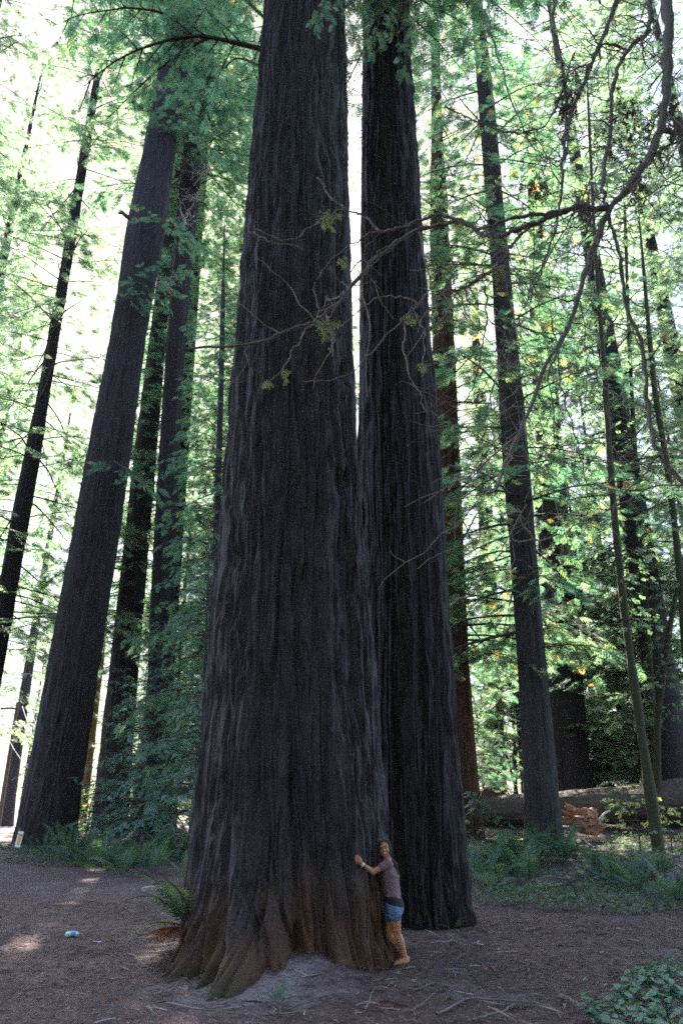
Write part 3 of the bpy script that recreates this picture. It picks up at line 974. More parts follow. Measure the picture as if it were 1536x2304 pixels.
def row(n, p0, p1, d0, d1, kinds, smin, smax, label, group, jit=1.0):
    for k in range(n):
        px = p0 + (p1 - p0) * (k + rr.random() * jit) / n
        Y = rr.uniform(d0, d1)
        x = (px - 768) / FPX * (Y / math.cos(TILT)) * .88
        place(rr.choice(kinds), x, Y, rr.uniform(smin, smax), rr.uniform(0, 6.28), label + ', ' + ('leftmost' if k == 0 else ORD[k] + ' from the left'), group)
row(10, 1130, 1700, 44, 66, [protos[2], protos[3]], .55, .95, 'redwood in the sunny wood beyond the fallen log', 'redwoods beyond the log')
row(5, 960, 1800, 75, 110, protos, .4, .6, 'far redwood in the pale light beyond the log', 'far redwoods on the right')
row(6, 300, 620, 52, 75, [protos[2], protos[3]], .6, .9, 'redwood in the wood behind the blue-green young trees', 'redwoods behind the young trees')
row(3, 470, 600, 48, 60, [protos[0], protos[1]], .9, 1.0, 'tall redwood in the gap left of the great trunk', 'tall redwoods in the gap')
row(6, 330, 900, 80, 120, [protos[2], protos[3]], .5, .8, 'far redwood glimpsed behind the great trunks', 'far redwoods in the middle')
row(3, 1500, 1850, 36, 46, [protos[1], protos[0]], .85, .95, 'tall redwood rising out of view above the right side', 'tall redwoods on the right')
row(3, 775, 835, 60, 80, [protos[2], protos[3]], .5, .65, 'redwood in the narrow gap between the two great trunks', 'redwoods in the gap between the trunks')
row(6, -200, 330, 110, 150, [protos[2], protos[3]], .6, .9, 'pale far redwood in the blue distance beyond the road', 'farthest redwoods beyond the road')
row(3, -260, 40, 80, 110, protos, .55, .8, 'hazy blue redwood beyond the road', 'hazy redwoods beyond the road')
row(3, -420, -60, 46, 62, protos[:3], .8, 1.0, 'redwood by the far side of the road', 'redwoods across the road')
place(protos[1], -22.5, 33, .85, 1.1, 'dense redwood crown leaning in over the left picture edge', None)
for (x, y, sc, rz) in ((-4.2, 47, .95, 2.3), (-2.4, 56, .95, .4), (-5.8, 63, .95, 4.0), (-11.6, 49, .95, 5.0)):  # tall redwoods added to keep the sun off the floor
    place(protos[1], x, y, sc, rz, 'tall redwood added behind the nearer trunks, its crown blocking sun from the floor', 'added sun-blocking redwoods behind the nearer trunks')
row(9, 1060, 1620, 40, 62, bprotos, .8, 1.15, 'broadleaf tree with bright leaves behind the log', 'broadleaf trees behind the log')
row(3, 1440, 1750, 41, 47, bprotos, .7, 1.0, 'broadleaf tree at the right edge of the wood', 'broadleaf trees on the bank')
row(3, 300, 560, 46, 60, bprotos, .7, 1.0, 'broadleaf tree in shade behind the young redwoods', 'broadleaf trees behind the young redwoods')
row(9, 1060, 1640, 40, 50, bush, .8, 1.3, 'sunlit leafy bush behind the fallen log', 'bushes behind the log')
row(3, 1460, 1660, 29, 32, bush, .35, .5, 'low leafy bush on the bank before the log', 'bushes before the log')
row(6, 190, 520, 38, 50, bush, .8, 1.2, 'shaded leafy bush behind the ferns', 'bushes behind the ferns')

# the wood goes on behind and beside the viewer: unseen trees, added to block light
for k in range(42):
    a = R(72 + 216 * (k + rr.random()) / 42)
    d = rr.uniform(11, 36)
    x, y = d * math.sin(a), d * math.cos(a)
    if -17 < x < -6.5 and y > -30:
        x -= 12
    place(rr.choice(protos[:3]), x, y, rr.uniform(.8, 1.05), rr.uniform(0, 6.28), 'unseen redwood of the same wood, blocking light behind the viewer', 'redwoods behind the viewer')


# ------------------------------------------------------------------ bare overhanging tree on the right (moss on its twigs)
BY = 7.6
def bough_tree():
    rng = np.random.default_rng(601)
    tb = np.array([8.4, 8.3, 0.0])
    tb[2] = gz(tb[0], tb[1])
    t = thing('bare_tree', 'bare grey tree reaching in from the right with long mossy branches', 'tree', tuple(tb))
    g = Geo()
    top = at(1500, -120, BY)
    tp = spline([tb - [0, 0, .3], tb + [-.15, 0, 4], tb + [-.1, -.2, 9], tb + [-.8, -.4, 13], top + [.3, 0, 1.2]], 30)
    g.add(*tube(tp - tb, np.linspace(.30, .14, 30), 12))
    link('trunk', g.mesh('trunk', M_bough), t)
    limbs = [   # (pixel x, pixel y, distance offset), width in pixels start/end
        ([(1478, -160, 0), (1496, -40, 0), (1500, 120, 0), (1492, 240, 0), (1466, 340, 0), (1422, 412, 0), (1370, 470, 0), (1340, 545, 0), (1308, 645, -.05), (1268, 745, -.1), (1215, 860, -.2), (1160, 990, -.3), (1112, 1106, -.4)], 31, 11),
        ([(1372, 468, 0), (1336, 470, 0), (1306, 462, .05), (1256, 482, .1), (1190, 508, .2), (1124, 530, .3), (1080, 524, .4), (1037, 501, .5), (1000, 503, .55), (950, 512, .6), (885, 548, .7), (820, 608, .8), (762, 678, .9), (706, 724, 1.0), (650, 740, 1.0), (570, 774, 1.1), (420, 783, 1.2)], 19, 9),
        ([(1306, 462, .05), (1223, 480, .0), (1140, 495, .0), (1082, 513, .1), (1010, 487, .2), (960, 492, .3), (900, 512, .4), (856, 519, .5), (815, 490, .6), (778, 468, .6), (740, 436, .7), (715, 395, .7)], 12, 6),
        ([(1200, 502, .2), (1157, 542, .1), (1132, 580, 0), (1099, 613, 0), (1066, 634, 0), (1024, 658, 0), (1003, 640, 0)], 11, 12),
        ([(1366, 478, 0), (1388, 570, .1), (1413, 700, .2), (1442, 783, .2), (1459, 928, .3), (1480, 1015, .3), (1533, 1093, .3), (1590, 1180, .3)], 12, 16),
        ([(1480, 1018, .3), (1430, 1088, .2), (1388, 1128, .2), (1370, 1190, .2)], 9, 4),
        ([(1400, -60, .6), (1389, 0, .6), (1368, 54, .6), (1335, 128, .6), (1306, 199, .6), (1273, 290, .6), (1264, 364, .5), (1260, 455, .5), (1235, 560, .5), (1190, 680, .6)], 15, 6),
        ([(1470, -40, .3), (1463, 0, .3), (1455, 70, .3), (1413, 112, .3), (1393, 145, .3), (1376, 215, .3), (1372, 290, .3), (1355, 400, .2), (1362, 466, 0)], 14, 11),
        ([(1413, 112, .3), (1362, 100, .3), (1340, 120, .4), (1320, 180, .5)], 8, 5),
        ([(1250, -40, .8), (1245, 60, .8), (1262, 150, .8), (1275, 260, .7), (1268, 360, .7)], 8, 5),
        ([(1300, 330, .5), (1240, 360, .5), (1180, 300, .6), (1120, 130, .7), (1090, 20, .8)], 4, 5),
        ([(1340, 380, .4), (1280, 500, .4), (1200, 640, .4), (1150, 760, .5), (1100, 900, .5), (1072, 990, .5)], 5, 3),
        ([(1290, 120, .7), (1240, 260, .7), (1170, 300, .7), (1090, 280, .7), (1003, 240, .7)], 6, 5),
        ([(1094, 640, 0), (1092, 720, 0), (1078, 800, .0), (1062, 872, .1), (1040, 906, .1)], 7, 4),
        ([(1270, 740, -.1), (1235, 850, 0), (1250, 960, 0), (1210, 1060, 0), (1190, 1160, .1), (1145, 1215, .1)], 5, 3),
        ([(1240, 720, .1), (1262, 860, .1), (1290, 970, .1), (1318, 1080, .2), (1325, 1160, .2)], 6, 3),
        ([(1300, 660, 0), (1320, 800, .1), (1315, 900, .1), (1290, 1010, .1)], 4, 2),
        ([(1345, 470, 0), (1300, 510, -.1), (1240, 530, -.1), (1180, 590, -.1), (1140, 690, -.1)], 5, 2),
        ([(1440, 380, 0), (1500, 330, .2), (1560, 300, .3)], 10, 8),
        ([(1480, 290, 0), (1510, 300, .1), (1512, 322, .1)], 18, 12),
        ([(1380, 475, 0), (1450, 445, 0), (1520, 400, 0), (1580, 380, 0)], 4, 3)]
    g = Geo()
    paths = []
    for pts, w0, w1 in limbs:
        P = spline([at(x, y, BY + d) for x, y, d in pts], 9 * len(pts))
        n = len(P)
        P += .045 * (np.stack([noise3(np.arange(n) * .45, k, w0, 61) for k in range(3)], 1) - .5) + .02 * (np.stack([noise3(np.arange(n) * 1.1, k, w0, 65) for k in range(3)], 1) - .5)
        rad = np.linspace(w0, w1, n) * .64 / 2 / np.array([FPX / max(1, np.linalg.norm(q - [0, 0, CAMH])) for q in P])
        rad *= 1 + .55 * (noise3(np.arange(n) * .7, 3, w1, 62) - .5)
        g.add(*tube(P - tb, rad, 8))
        paths.append((P, rad))
    link('branches', g.mesh('branches', M_bough), t)
    g = Geo()
    # fine twigs
    fine = [[(856, 519, .5), (800, 545, .6), (745, 590, .7), (712, 628, .7)],
            [(706, 724, 1.0), (668, 775, .9), (640, 830, .9), (600, 862, .9)],
            [(940, 515, .6), (965, 640, .5), (930, 700, .5), (862, 762, .6), (830, 800, .6), (762, 850, .7), (680, 857, .8)],
            [(940, 682, .5), (890, 668, .6), (845, 676, .7), (800, 705, .8), (762, 740, .8)],
            [(778, 468, .6), (735, 492, .7), (690, 520, .8), (655, 540, .8), (570, 520, .9)],
            [(920, 705, .5), (908, 760, .5), (918, 830, .5), (945, 890, .5), (952, 930, .5)],
            [(930, 700, .5), (955, 760, .5), (952, 830, .5)],
            [(560, 520, .9), (610, 545, .9), (690, 560, .9)],
            [(820, 608, .8), (850, 570, .7), (880, 555, .7)],
            [(1160, 1140, .1), (1200, 1215, .2), (1260, 1205, .2), (1320, 1165, .2)],
            [(1145, 1215, .1), (1170, 1222, .1), (1220, 1215, .1)],
            [(1060, 905, .1), (1110, 870, .1), (1180, 800, .1)],
            [(1010, 1360, 0), (1060, 1340, 0), (1090, 1290, 0), (1120, 1250, 0), (1180, 1140, .1)]]
    for pts in fine:
        P = spline([at(x, y, BY + d) for x, y, d in pts], 8 * len(pts))
        P += .05 * (np.stack([noise3(np.arange(len(P)) * .5, k, 3, 63) for k in range(3)], 1) - .5)
        g.add(*tube(P - tb, np.linspace(.013, .006, len(P)), 5))
        paths.append((P, np.linspace(.013, .006, len(P))))
    for k in range(560):
        P, rad = paths[[0, 0, 1, 3, 4, 6, 6, 7, 8, 9, 10, 11, 12, 14, 15, 16, 17, 18, 20][rng.integers(19)]]
        i = rng.integers(2, len(P) - 1)
        if P[i][2] < 3.0:
            continue
        L = rng.uniform(.3, 1.5)
        d = np.array([rng.normal(-.35, .8), rng.normal(0, .3), rng.normal(-.3, .6)])
        d /= np.linalg.norm(d)
        m = 9
        tt = np.linspace(0, 1, m)[:, None]
        Q = P[i] + d * L * tt + np.array([0, 0, rng.uniform(-.5, .3) * L]) * tt ** 2 + np.cumsum(rng.normal(0, .035, (m, 3)), axis=0) * (tt > 0)
        r0 = min(rad[i] * .5, rng.uniform(.006, .014))
        g.add(*tube(Q - tb, np.linspace(r0, .003, m), 4))
        for s in range(rng.integers(0, 3)):
            j = rng.integers(2, m - 1)
            e = Q[j] + rng.normal(0, .22, 3) + [0, 0, -.1]
            g.add(*tube([Q[j] - tb, (Q[j] + e) / 2 + rng.normal(0, .03, 3) - tb, e - tb], [r0 * .5, r0 * .35, .0025], 3))
    link('twigs', g.mesh('twigs', plain('pale_twig_bark', (.20, .155, .135), .85, .4, 30)), t)['kind'] = 'stuff'
    # hanging moss tufts
    for (x, y, d, w, h) in [(735, 490, .7, 42, 46), (770, 583, .65, 14, 20), (736, 722, .9, 50, 80), (752, 478, .7, 50, 14), (643, 832, .9, 9, 36), (950, 820, .5, 10, 26), (922, 712, .5, 26, 20), (1122, 598, 0, 16, 60), (1080, 628, 0, 40, 22), (1030, 655, 0, 36, 18), (1090, 535, .3, 80, 14), (1030, 505, .45, 40, 12), (1215, 660, .2, 12, 50), (600, 860, .9, 10, 12)]:
        c = at(x, y, BY + d - .02)
        k = px_per_m(x, y, BY + d)
        gm = Geo()
        n = int(24 + w * h * .035)
        O = c + np.stack([rng.normal(0, w / 4 / k, n), rng.normal(0, .04, n), rng.uniform(-.1, .9, n) * 0 + rng.normal(0, .012, n)], 1)
        O[:, 2] -= np.abs(rng.normal(0, h / 2.6 / k, n)) * np.exp(-((O[:, 0] - c[0]) / (w / 4 / k)) ** 2 * .5) - .01
        D = np.stack([rng.normal(0, .6, n), rng.normal(0, .6, n), rng.normal(-1.0, .5, n)], 1)
        put(gm, frond_template(3, .035, 35, .55, .3), O - tb, D, rng.normal(0, 1, (n, 3)), rng.uniform(.04, .11, n), 0, rng.random(n))
        link('moss_tuft', gm.mesh('moss_tuft', M_moss), t)['kind'] = 'stuff'
    # clumps of dead leaves caught in the branches
    M_deadleaf = leaf('dead_leaves_dark', [(0, (.03, .022, .022)), (1, (.09, .055, .045))], .15, (1, .8, .6), .03)
    for (x, y, d, w, h) in [(1282, 195, .6, 34, 60), (1275, 240, .6, 26, 40), (1398, 250, .5, 50, 55), (1440, 290, .5, 45, 60), (1370, 320, .4, 40, 60), (1205, 425, .5, 40, 30), (1500, 250, .4, 30, 80), (1430, 420, .4, 40, 70)]:
        c = at(x, y, BY + d)
        k = px_per_m(x, y, BY + d)
        gm = Geo()
        n = 120
        O = c + np.stack([rng.normal(0, w / 2.4 / k, n), rng.normal(0, .10, n), rng.normal(0, h / 2.4 / k, n)], 1)
        D = np.stack([rng.normal(0, .6, n), rng.normal(0, .6, n), rng.normal(-.9, .4, n)], 1)
        put(gm, frond_template(3, .10, 45, .4, .2), O - tb, D, rng.normal(0, 1, (n, 3)), rng.uniform(.06, .14, n), 0, rng.random(n))
        link('dead_leaf_clump', gm.mesh('dead_leaf_clump', M_deadleaf), t)
bough_tree()

# pale dead twigs on the straight redwood, catching the sun
def dead_twigs():
    t, pf = TREES['D2']
    rng = np.random.default_rng(611)
    for (x, y, w) in [(452, 395, 55), (440, 450, 55), (415, 505, 70), (470, 385, 40), (375, 640, 50)]:
        g = Geo()
        b = at(x, y, 38.6)
        for k in range(13):
            d = np.array([rng.normal(0, 1), rng.uniform(-1, .1), rng.normal(0, .6)])
            d /= np.linalg.norm(d)
            L = rng.uniform(.5, 1.2) * w / 50
            P = b + d * L * np.linspace(0, 1, 7)[:, None] + np.cumsum(rng.normal(0, .06, (7, 3)), axis=0)
            g.add(*tube(P - pf.base, np.linspace(.022, .010, 7), 4))
            for s in range(3):
                j = rng.integers(2, 7)
                e = P[j] + rng.normal(0, .25, 3)
                g.add(*tube([P[j] - pf.base, e - pf.base], [.012, .008], 3))
        g.add(*tube([pf.ax(b[2]) - pf.base, b - pf.base], [.05, .03], 5))
        link('dead_twigs', g.mesh('dead_twigs', M_dead), t)
    t, pf = TREES['C']
    g = Geo()
    g.add(*tube(np.array([at(305, 494, 35.4), at(285, 487, 35.2), at(275, 478, 35.1), at(266, 480, 35.1)]) - pf.base, [.16, .13, .12, .07], 8))
    link('branch_stub', g.mesh('branch_stub', M_twig), t)
dead_twigs()

# ------------------------------------------------------------------ fallen log and the broken piece of red heartwood
def log_obj():
    p0, p1 = at(1068, 1826, 37.5), at(1640, 1792, 33.5)
    ax = p1 - p0
    L = np.linalg.norm(ax)
    ax /= L
    s = np.cross(ax, [0, 0, 1.0]); s /= np.linalg.norm(s)
    u = np.cross(s, ax)
    n, c = 160, 72
    T_, PH = np.meshgrid(np.linspace(0, 1, n), np.linspace(0, 2 * PI, c, endpoint=False), indexing='ij')
    r = .66 + .20 * T_ + .10 * (noise3(np.cos(PH) * 1.2, np.sin(PH) * 1.2, T_ * 6, 5) - .5)
    r += .07 * (np.abs(2 * noise3(np.cos(PH) * 7 + 9, np.sin(PH) * 7 + 9, T_ * 5, 6) - 1) - .4) + .05 * (noise3(np.cos(PH) * 14 + 9, np.sin(PH) * 14 + 9, T_ * 30, 7) - .5)
    r *= np.where(T_ < .004, .02, 1)
    sag = -.25 * np.sin(T_ * PI)
    P = p0 + ax * (L * T_)[..., None] + (r * np.cos(PH))[..., None] * s + (r * np.sin(PH) + sag * .3)[..., None] * u
    b = np.array([(p0[0] + p1[0]) / 2, (p0[1] + p1[1]) / 2, 0]); b[2] = gz(b[0], b[1])
    t = thing('fallen_log', 'long fallen redwood log lying across the bank behind the ferns', 'log', tuple(b))
    i, j = np.meshgrid(np.arange(n - 1), np.arange(c), indexing='ij'); i, j = i.ravel(), j.ravel(); k = (j + 1) % c
    g = Geo()
    g.add(P.reshape(-1, 3) - b, np.stack([i * c + j, (i + 1) * c + j, (i + 1) * c + k, i * c + k], 1))
    m, nt, out = mat('log_wood')
    f1 = noise_node(nt, (.25, 1, 1), 9, 5, .7, dist=.5)
    f2 = noise_node(nt, (1, 1, 1), 1.2, 3, .6)
    col = ramp(nt, f1, [(.3, (.035, .022, .020)), (.7, (.11, .078, .07))])
    col = mixc(nt, ramp(nt, f2, [(.5, (0, 0, 0)), (.7, (.6, .6, .6))]), col, (.07, .075, .025))
    bs = N(nt, 'BsdfPrincipled'); nt.links.new(col, bs.inputs['Base Color']); bs.inputs['Roughness'].default_value = .85
    bp = N(nt, 'Bump'); bp.inputs['Distance'].default_value = .05; nt.links.new(f1, bp.inputs['Height']); nt.links.new(bp.outputs[0], bs.inputs['Normal'])
    nt.links.new(bs.outputs[0], out.inputs[0])
    link('log_body', g.mesh('log_body', m), t)
    # a torn slab standing up on the log near its left end
    g = Geo()
    q = at(1112, 1790, 37.0)
    V = np.array([(-.75, -.12, -.3), (.85, -.12, -.3), (.6, -.1, .0), (.1, -.08, .12), (-.35, -.08, .32), (-.55, -.1, .22)])
    V = np.vstack([V, V * [1, -1, 1]]) + q - b
    F4 = [(k, (k + 1) % 6, (k + 1) % 6 + 6, k + 6) for k in range(6)]
    g.add(V, np.array(F4), sm=False)
    g.add(V, np.array([(5, 4, 3, 2, 1, 0), (6, 7, 8, 9, 10, 11)]), sm=False)
    link('torn_slab', g.mesh('torn_slab', M_barkE), t)
log_obj()

def chunk():
    c = at(1307, 1846, 32.5)
    n, k = 46, 72
    U, W = np.meshgrid(np.linspace(0, PI, n), np.linspace(0, 2 * PI, k, endpoint=False), indexing='ij')
    d = np.stack([np.sin(U) * np.cos(W), np.sin(U) * np.sin(W), np.cos(U)], -1)
    q = d * [1.0, .6, .55]
    strata = noise3(q[..., 0] * 1.2 + q[..., 2] * 4, q[..., 1] * 3, q[..., 2] * 7 - q[..., 0] * 3, 8)
    r = 1 + .7 * (np.floor(strata * 5) / 5 + .25 * strata - .6) + .25 * (noise3(q[..., 0] * 2.2, q[..., 1] * 3, q[..., 2] * 4, 9) - .5) + .06 * noise3(q[..., 0] * 5, q[..., 1] * 14, q[..., 2] * 26, 10)
    V = q * r[..., None] * .78
    V[..., 2] += .16 * V[..., 0] ** 2 - .18 * V[..., 0]
    b = c.copy(); b[2] = gz(c[0], c[1]) 
    i, j = np.meshgrid(np.arange(n - 1), np.arange(k), indexing='ij'); i, j = i.ravel(), j.ravel(); l = (j + 1) % k
    g = Geo()
    g.add(V.reshape(-1, 3) + [0, 0, c[2] - b[2]], np.stack([i * k + j, (i + 1) * k + j, (i + 1) * k + l, i * k + l], 1), sm=False)
    m = bark('heartwood', (.15, .055, .03), (.48, .26, .16), fiber=9, stretch=.35, bump=.05)
    o = link('wood_chunk', g.mesh('wood_chunk', m), None, tuple(b))
    tag(o, 'jagged broken piece of red heartwood lying before the log', 'wood')
    # curved pale root beside it
    P = spline([at(1347, 1853, 32.2), at(1352, 1838, 32), at(1362, 1828, 32), at(1372, 1824, 32)], 14)
    g = Geo(); g.add(*tube(P - P[0], np.linspace(.05, .03, 14), 7))
    tag(link('broken_branch', g.mesh('broken_branch', M_dead), None, tuple(P[0])), 'curved pale branch sticking up beside the red broken wood', 'branch')
    P = spline([at(1272, 1872, 31.5), at(1295, 1878, 30.8), at(1315, 1895, 30.0), at(1338, 1908, 29)], 16)
    P[:, 2] = np.maximum(P[:, 2], gz(P[:, 0], P[:, 1]) + .04)
    g = Geo(); g.add(*tube(P - P[0], np.linspace(.07, .04, 16), 7))
    tag(link('root_branch', g.mesh('root_branch', M_bough), None, tuple(P[0])), 'crooked grey branch lying on bare earth right of the ferny trunk', 'branch')
chunk()

# ------------------------------------------------------------------ ferns
def frond_mesh(name, m, seed, npair=20, arch=.55):
    rng = np.random.default_rng(seed)
    g = Geo()
    s = np.linspace(0, 1, 10)
    rx = np.stack([s * (1 - .12 * s), .03 * np.sin(s * 3 + seed), arch * s - arch * .95 * s ** 2.1], 1)
    g.add(*tube(rx, np.linspace(.008, .003, 10), 3))
    O, D, S, Zn = [], [], [], []
    for i in range(npair):
        t = .14 + .85 * i / npair
        p = np.array([np.interp(t, s, rx[:, k]) for k in range(3)])
        tan = np.array([np.interp(min(1, t + .03), s, rx[:, k]) for k in range(3)]) - p
        tan /= np.linalg.norm(tan)
        l = .155 * (math.sin(PI * min(1, t * .75 + .22)) ** .8) * (1.12 - .75 * t ** 3)
        for sg in (-1, 1):
            O.append(p); S.append(l * rng.uniform(.9, 1.1))
            D.append(np.array([0, sg, 0]) + tan * .35 + [0, 0, -.12 + rng.normal(0, .08)]); Zn.append(np.array([-tan[2], 0, tan[0]]) + rng.normal(0, .08, 3))
    tm = (np.array([(0, -.04, 0), (.35, -.115, 0), (1, 0, -.08), (.3, .10, 0)]), np.array([(0, 1, 2, 3)]))
    put(g, tm, O, D, Zn, S, 0, rng.uniform(.2, .8) + rng.normal(0, .1, len(O)))
    return g.mesh(name, m)
FR_G = [frond_mesh('frond', M_fern, k, 20, a) for k, a in ((1, .55), (2, .75), (3, .40))]
FR_Y = [frond_mesh('frond', M_fernY, 4, 18, .5)]
FR_D = [frond_mesh('frond', M_fernD, 5, 16, .30), frond_mesh('frond', M_fernD, 6, 14, .15)]
frng = random.Random(5)
def fern(label, base, size, n, group, dead=0, yellow=0, az=(0, 2 * PI), tilt=(-1.0, -.05)):
    size = size * 1.5 if size > .7 else size
    t = thing('sword_fern', label, 'fern', tuple(base), group)
    for k in range(n + dead + yellow):
        me = frng.choice(FR_G) if k < n else (frng.choice(FR_D) if k < n + dead else FR_Y[0])
        o = link('frond', me, t)
        s = size * frng.uniform(.7, 1.15)
        o.scale = (s, s, s)
        a = az[0] + (az[1] - az[0]) * (k * .618 % 1.0 + frng.uniform(-.04, .04))
        tl = frng.uniform(*tilt) if k < n else frng.uniform(.1, .55)
        o.rotation_euler = (frng.uniform(-.25, .25), tl, a)
        o.location = (.04 * math.cos(a), .04 * math.sin(a), .03)
    return t
gl = 'ferns at the foot of the leaning redwood'
for (x, y, s, n, d, yl, lab) in [
    (100, 1925, .9, 9, 0, 0, 'low fern spreading at the left end of the fern bed'),
    (135, 1905, 1.0, 9, 0, 0, 'fern against the leaning trunk, at the left of the bed'),
    (160, 1938, .9, 9, 0, 0, 'small bright fern in the front row left of centre'),
    (205, 1950, 1.0, 11, 0, 3, 'yellowing fern with lime fronds in the middle of the bed'),
    (190, 1905, 1.1, 9, 2, 0, 'fern with a few brown fronds just right of the leaning trunk'),
    (240, 1962, 1.0, 11, 0, 1, 'full green fern at the front edge of the bed'),
    (262, 1915, 1.1, 10, 3, 0, 'fern with rusty fronds in the back row'),
    (278, 1972, .85, 10, 0, 0, 'fern nearest the path in the fern bed'),
    (318, 1935, 1.1, 10, 2, 0, 'fern round the foot of the slim young redwood'),
    (345, 1965, .9, 10, 0, 0, 'compact dark fern at the right front of the bed'),
    (365, 1915, 1.1, 10, 3, 0, 'tall fern with dead fronds behind the compact one'),
    (402, 1935, 1.0, 10, 1, 0, 'dark fern at the right end of the bed'),
    (425, 1990, .8, 8, 0, 0, 'shaded fern touching the great trunk far side')]:
    fern(lab, ground_at(x, y), s, n, gl, d, yl)
gr = 'ferns on the bank below the log'
for (x, y, s, n, d, yl, lab) in [
    (1072, 1985, 1.0, 9, 2, 0, 'fern with pale arching fronds beside the black trunk'),
    (1100, 1960, 1.0, 10, 2, 0, 'fern behind the pale arching one on the bank'),
    (1112, 2005, .8, 8, 0, 2, 'small lime-yellow fern low on the bank'),
    (1150, 1965, 1.2, 12, 1, 0, 'large fern left of the mid-sized trunk'),
    (1185, 1985, 1.1, 11, 1, 0, 'large arching fern in front of the mid-sized trunk'),
    (1215, 1945, 1.1, 12, 1, 0, 'upright fern against the foot of the mid-sized trunk'),
    (1262, 1950, 1.2, 12, 0, 0, 'tall upright fern right of the mid-sized trunk'),
    (1295, 1935, 1.0, 10, 0, 0, 'fern by the crooked grey branch'),
    (1345, 1980, .9, 10, 1, 0, 'dark low fern in the middle of the bank'),
    (1395, 1995, 1.0, 11, 0, 0, 'broad dark fern below the thin mossy tree'),
    (1445, 2010, 1.0, 11, 0, 0, 'drooping fern right of the broad dark one'),
    (1480, 1975, .9, 9, 1, 0, 'fern in dappled light at the thin mossy tree'),
    (1525, 2030, 1.0, 10, 0, 0, 'fern at the right picture edge of the bank'),
    (1200, 1770, 1.2, 9, 0, 0, 'fern showing over the log behind the mid-sized trunk'),
    (1335, 1755, 1.2, 9, 0, 0, 'sunlit fern behind the log by the broad trunk')]:
    b_ = ground_at(x, y)
    if y < 1800:
        b_ = at(x, y, 40); b_[2] = gz(b_[0], b_[1]) + .3
    fern(lab, b_, s, n, gr, d, yl)
bA = at(428, 2105, 12.0); bA[2] = gz(bA[0], bA[1]) + .25
fern('green sword fern hanging out from the great trunk over rusty dead fronds', bA, .95, 9, 'fern on the great trunk', 0, 1, az=(R(150), R(265)), tilt=(-.75, .1))
bD = at(405, 2150, 11.6); bD[2] = gz(bD[0], bD[1]) + .35
fern('rusty dead fern fronds hanging at the left root of the great trunk', bD, .60, 0, 'fern on the great trunk', 16, 0, az=(R(140), R(275)), tilt=(.2, .9))
fern('tiny green fern tuft at the front of the earth mound', ground_at(625, 2262), .28, 12, 'tufts by the great trunk', 0, 0, tilt=(-.9, .1))
fern('small withered brown fern right of the earth mound', ground_at(872, 2262), .30, 0, 'tufts by the great trunk', 9, 0, tilt=(-.8, .1))
fern('little fern sprig at the foot of the black trunk', ground_at(1015, 2092), .35, 6, 'tufts by the great trunk', 0, 0, tilt=(-.8, .1))

# ------------------------------------------------------------------ ground cover, herbs, sapling
def stuff(name, geo, mats, label, cat):
    o = link(name, geo.mesh(name, mats))
    tag(o, label, cat)
    o['kind'] = 'stuff'
    return o
crng = np.random.default_rng(701)
def trefoil():
    V, F = [], []
    for k in range(3):
        a = k * 2 * PI / 3
        d = np.array([math.cos(a), math.sin(a), 0]); s_ = np.array([-d[1], d[0], 0])
        n = len(V)
        V += [np.zeros(3), d * .6 + s_ * .42 + [0, 0, .06], d * .95 + [0, 0, -.05], d * .6 - s_ * .42 + [0, 0, .06]]
        F.append((n, n + 1, n + 2, n + 3))
    return np.array(V), np.array(F)
T_tre = trefoil()
def cover(n, xr, yr, keep, size, hgt, name, label, m=M_sorrel):
    x = crng.uniform(*xr, n); y = crng.uniform(*yr, n)
    k = keep(x, y)
    x, y = x[k], y[k]
    m_ = len(x)
    lump = fbm(x * .9, y * .9, 0, 41, 2)
    O = np.stack([x, y, gz(x, y) + crng.uniform(.01, 1, m_) * hgt * (.4 + 1.2 * lump)], 1)
    g = Geo()
    put(g, T_tre, O, np.stack([crng.normal(0, 1, m_), crng.normal(0, 1, m_), crng.normal(0, .2, m_)], 1), np.array([0, 0, 1.]) + crng.normal(0, .35, (m_, 3)), size * crng.uniform(.6, 1.3, m_), 0, crng.random(m_))
    return stuff(name, g, m, label, 'ground cover')
def right_keep(x, y):
    edge_ = 17.6 + .9 * (fbm(x * .5, 0 * x, 3, 42, 3) - .5) * 3 + np.maximum(0, 5 - x) * .35
    patch = fbm(x * .45, y * .45, 1, 43, 2)
    return (y > edge_) & (patch + .35 * smooth(24, 19, y) > .45) & (x > 3.0 + (y - 18) * .02) & (x < .52 * y + 3)
cover(34000, (3, 20), (16.5, 33), right_keep, .060, .20, 'sorrel_carpet', 'carpet of small clover-like leaves over the bank')
cover(7000, (-14.5, -5), (24, 34), lambda x, y: (fbm(x * .6, y * .6, 1, 44, 2) > .42) & (y > 25.5 + .35 * (x + 14) * 0 + np.maximum(0, -(x + 9)) * .55) & (y > 22 - (x + 5) * .9), .07, .22, 'low_greenery', 'low green leaves under the fern bed by the road')
cover(500, (-1.2, 2.3), (9.7, 12.2), lambda x, y: (fbm(x * 1.6, y * 1.6, 1, 45, 2) > .55) & (np.hypot(x - A_C[0], y - A_C[1]) > 1.75), .030, .05, 'small_ground_leaves', 'sparse tiny green leaves on the earth before the great trunk')

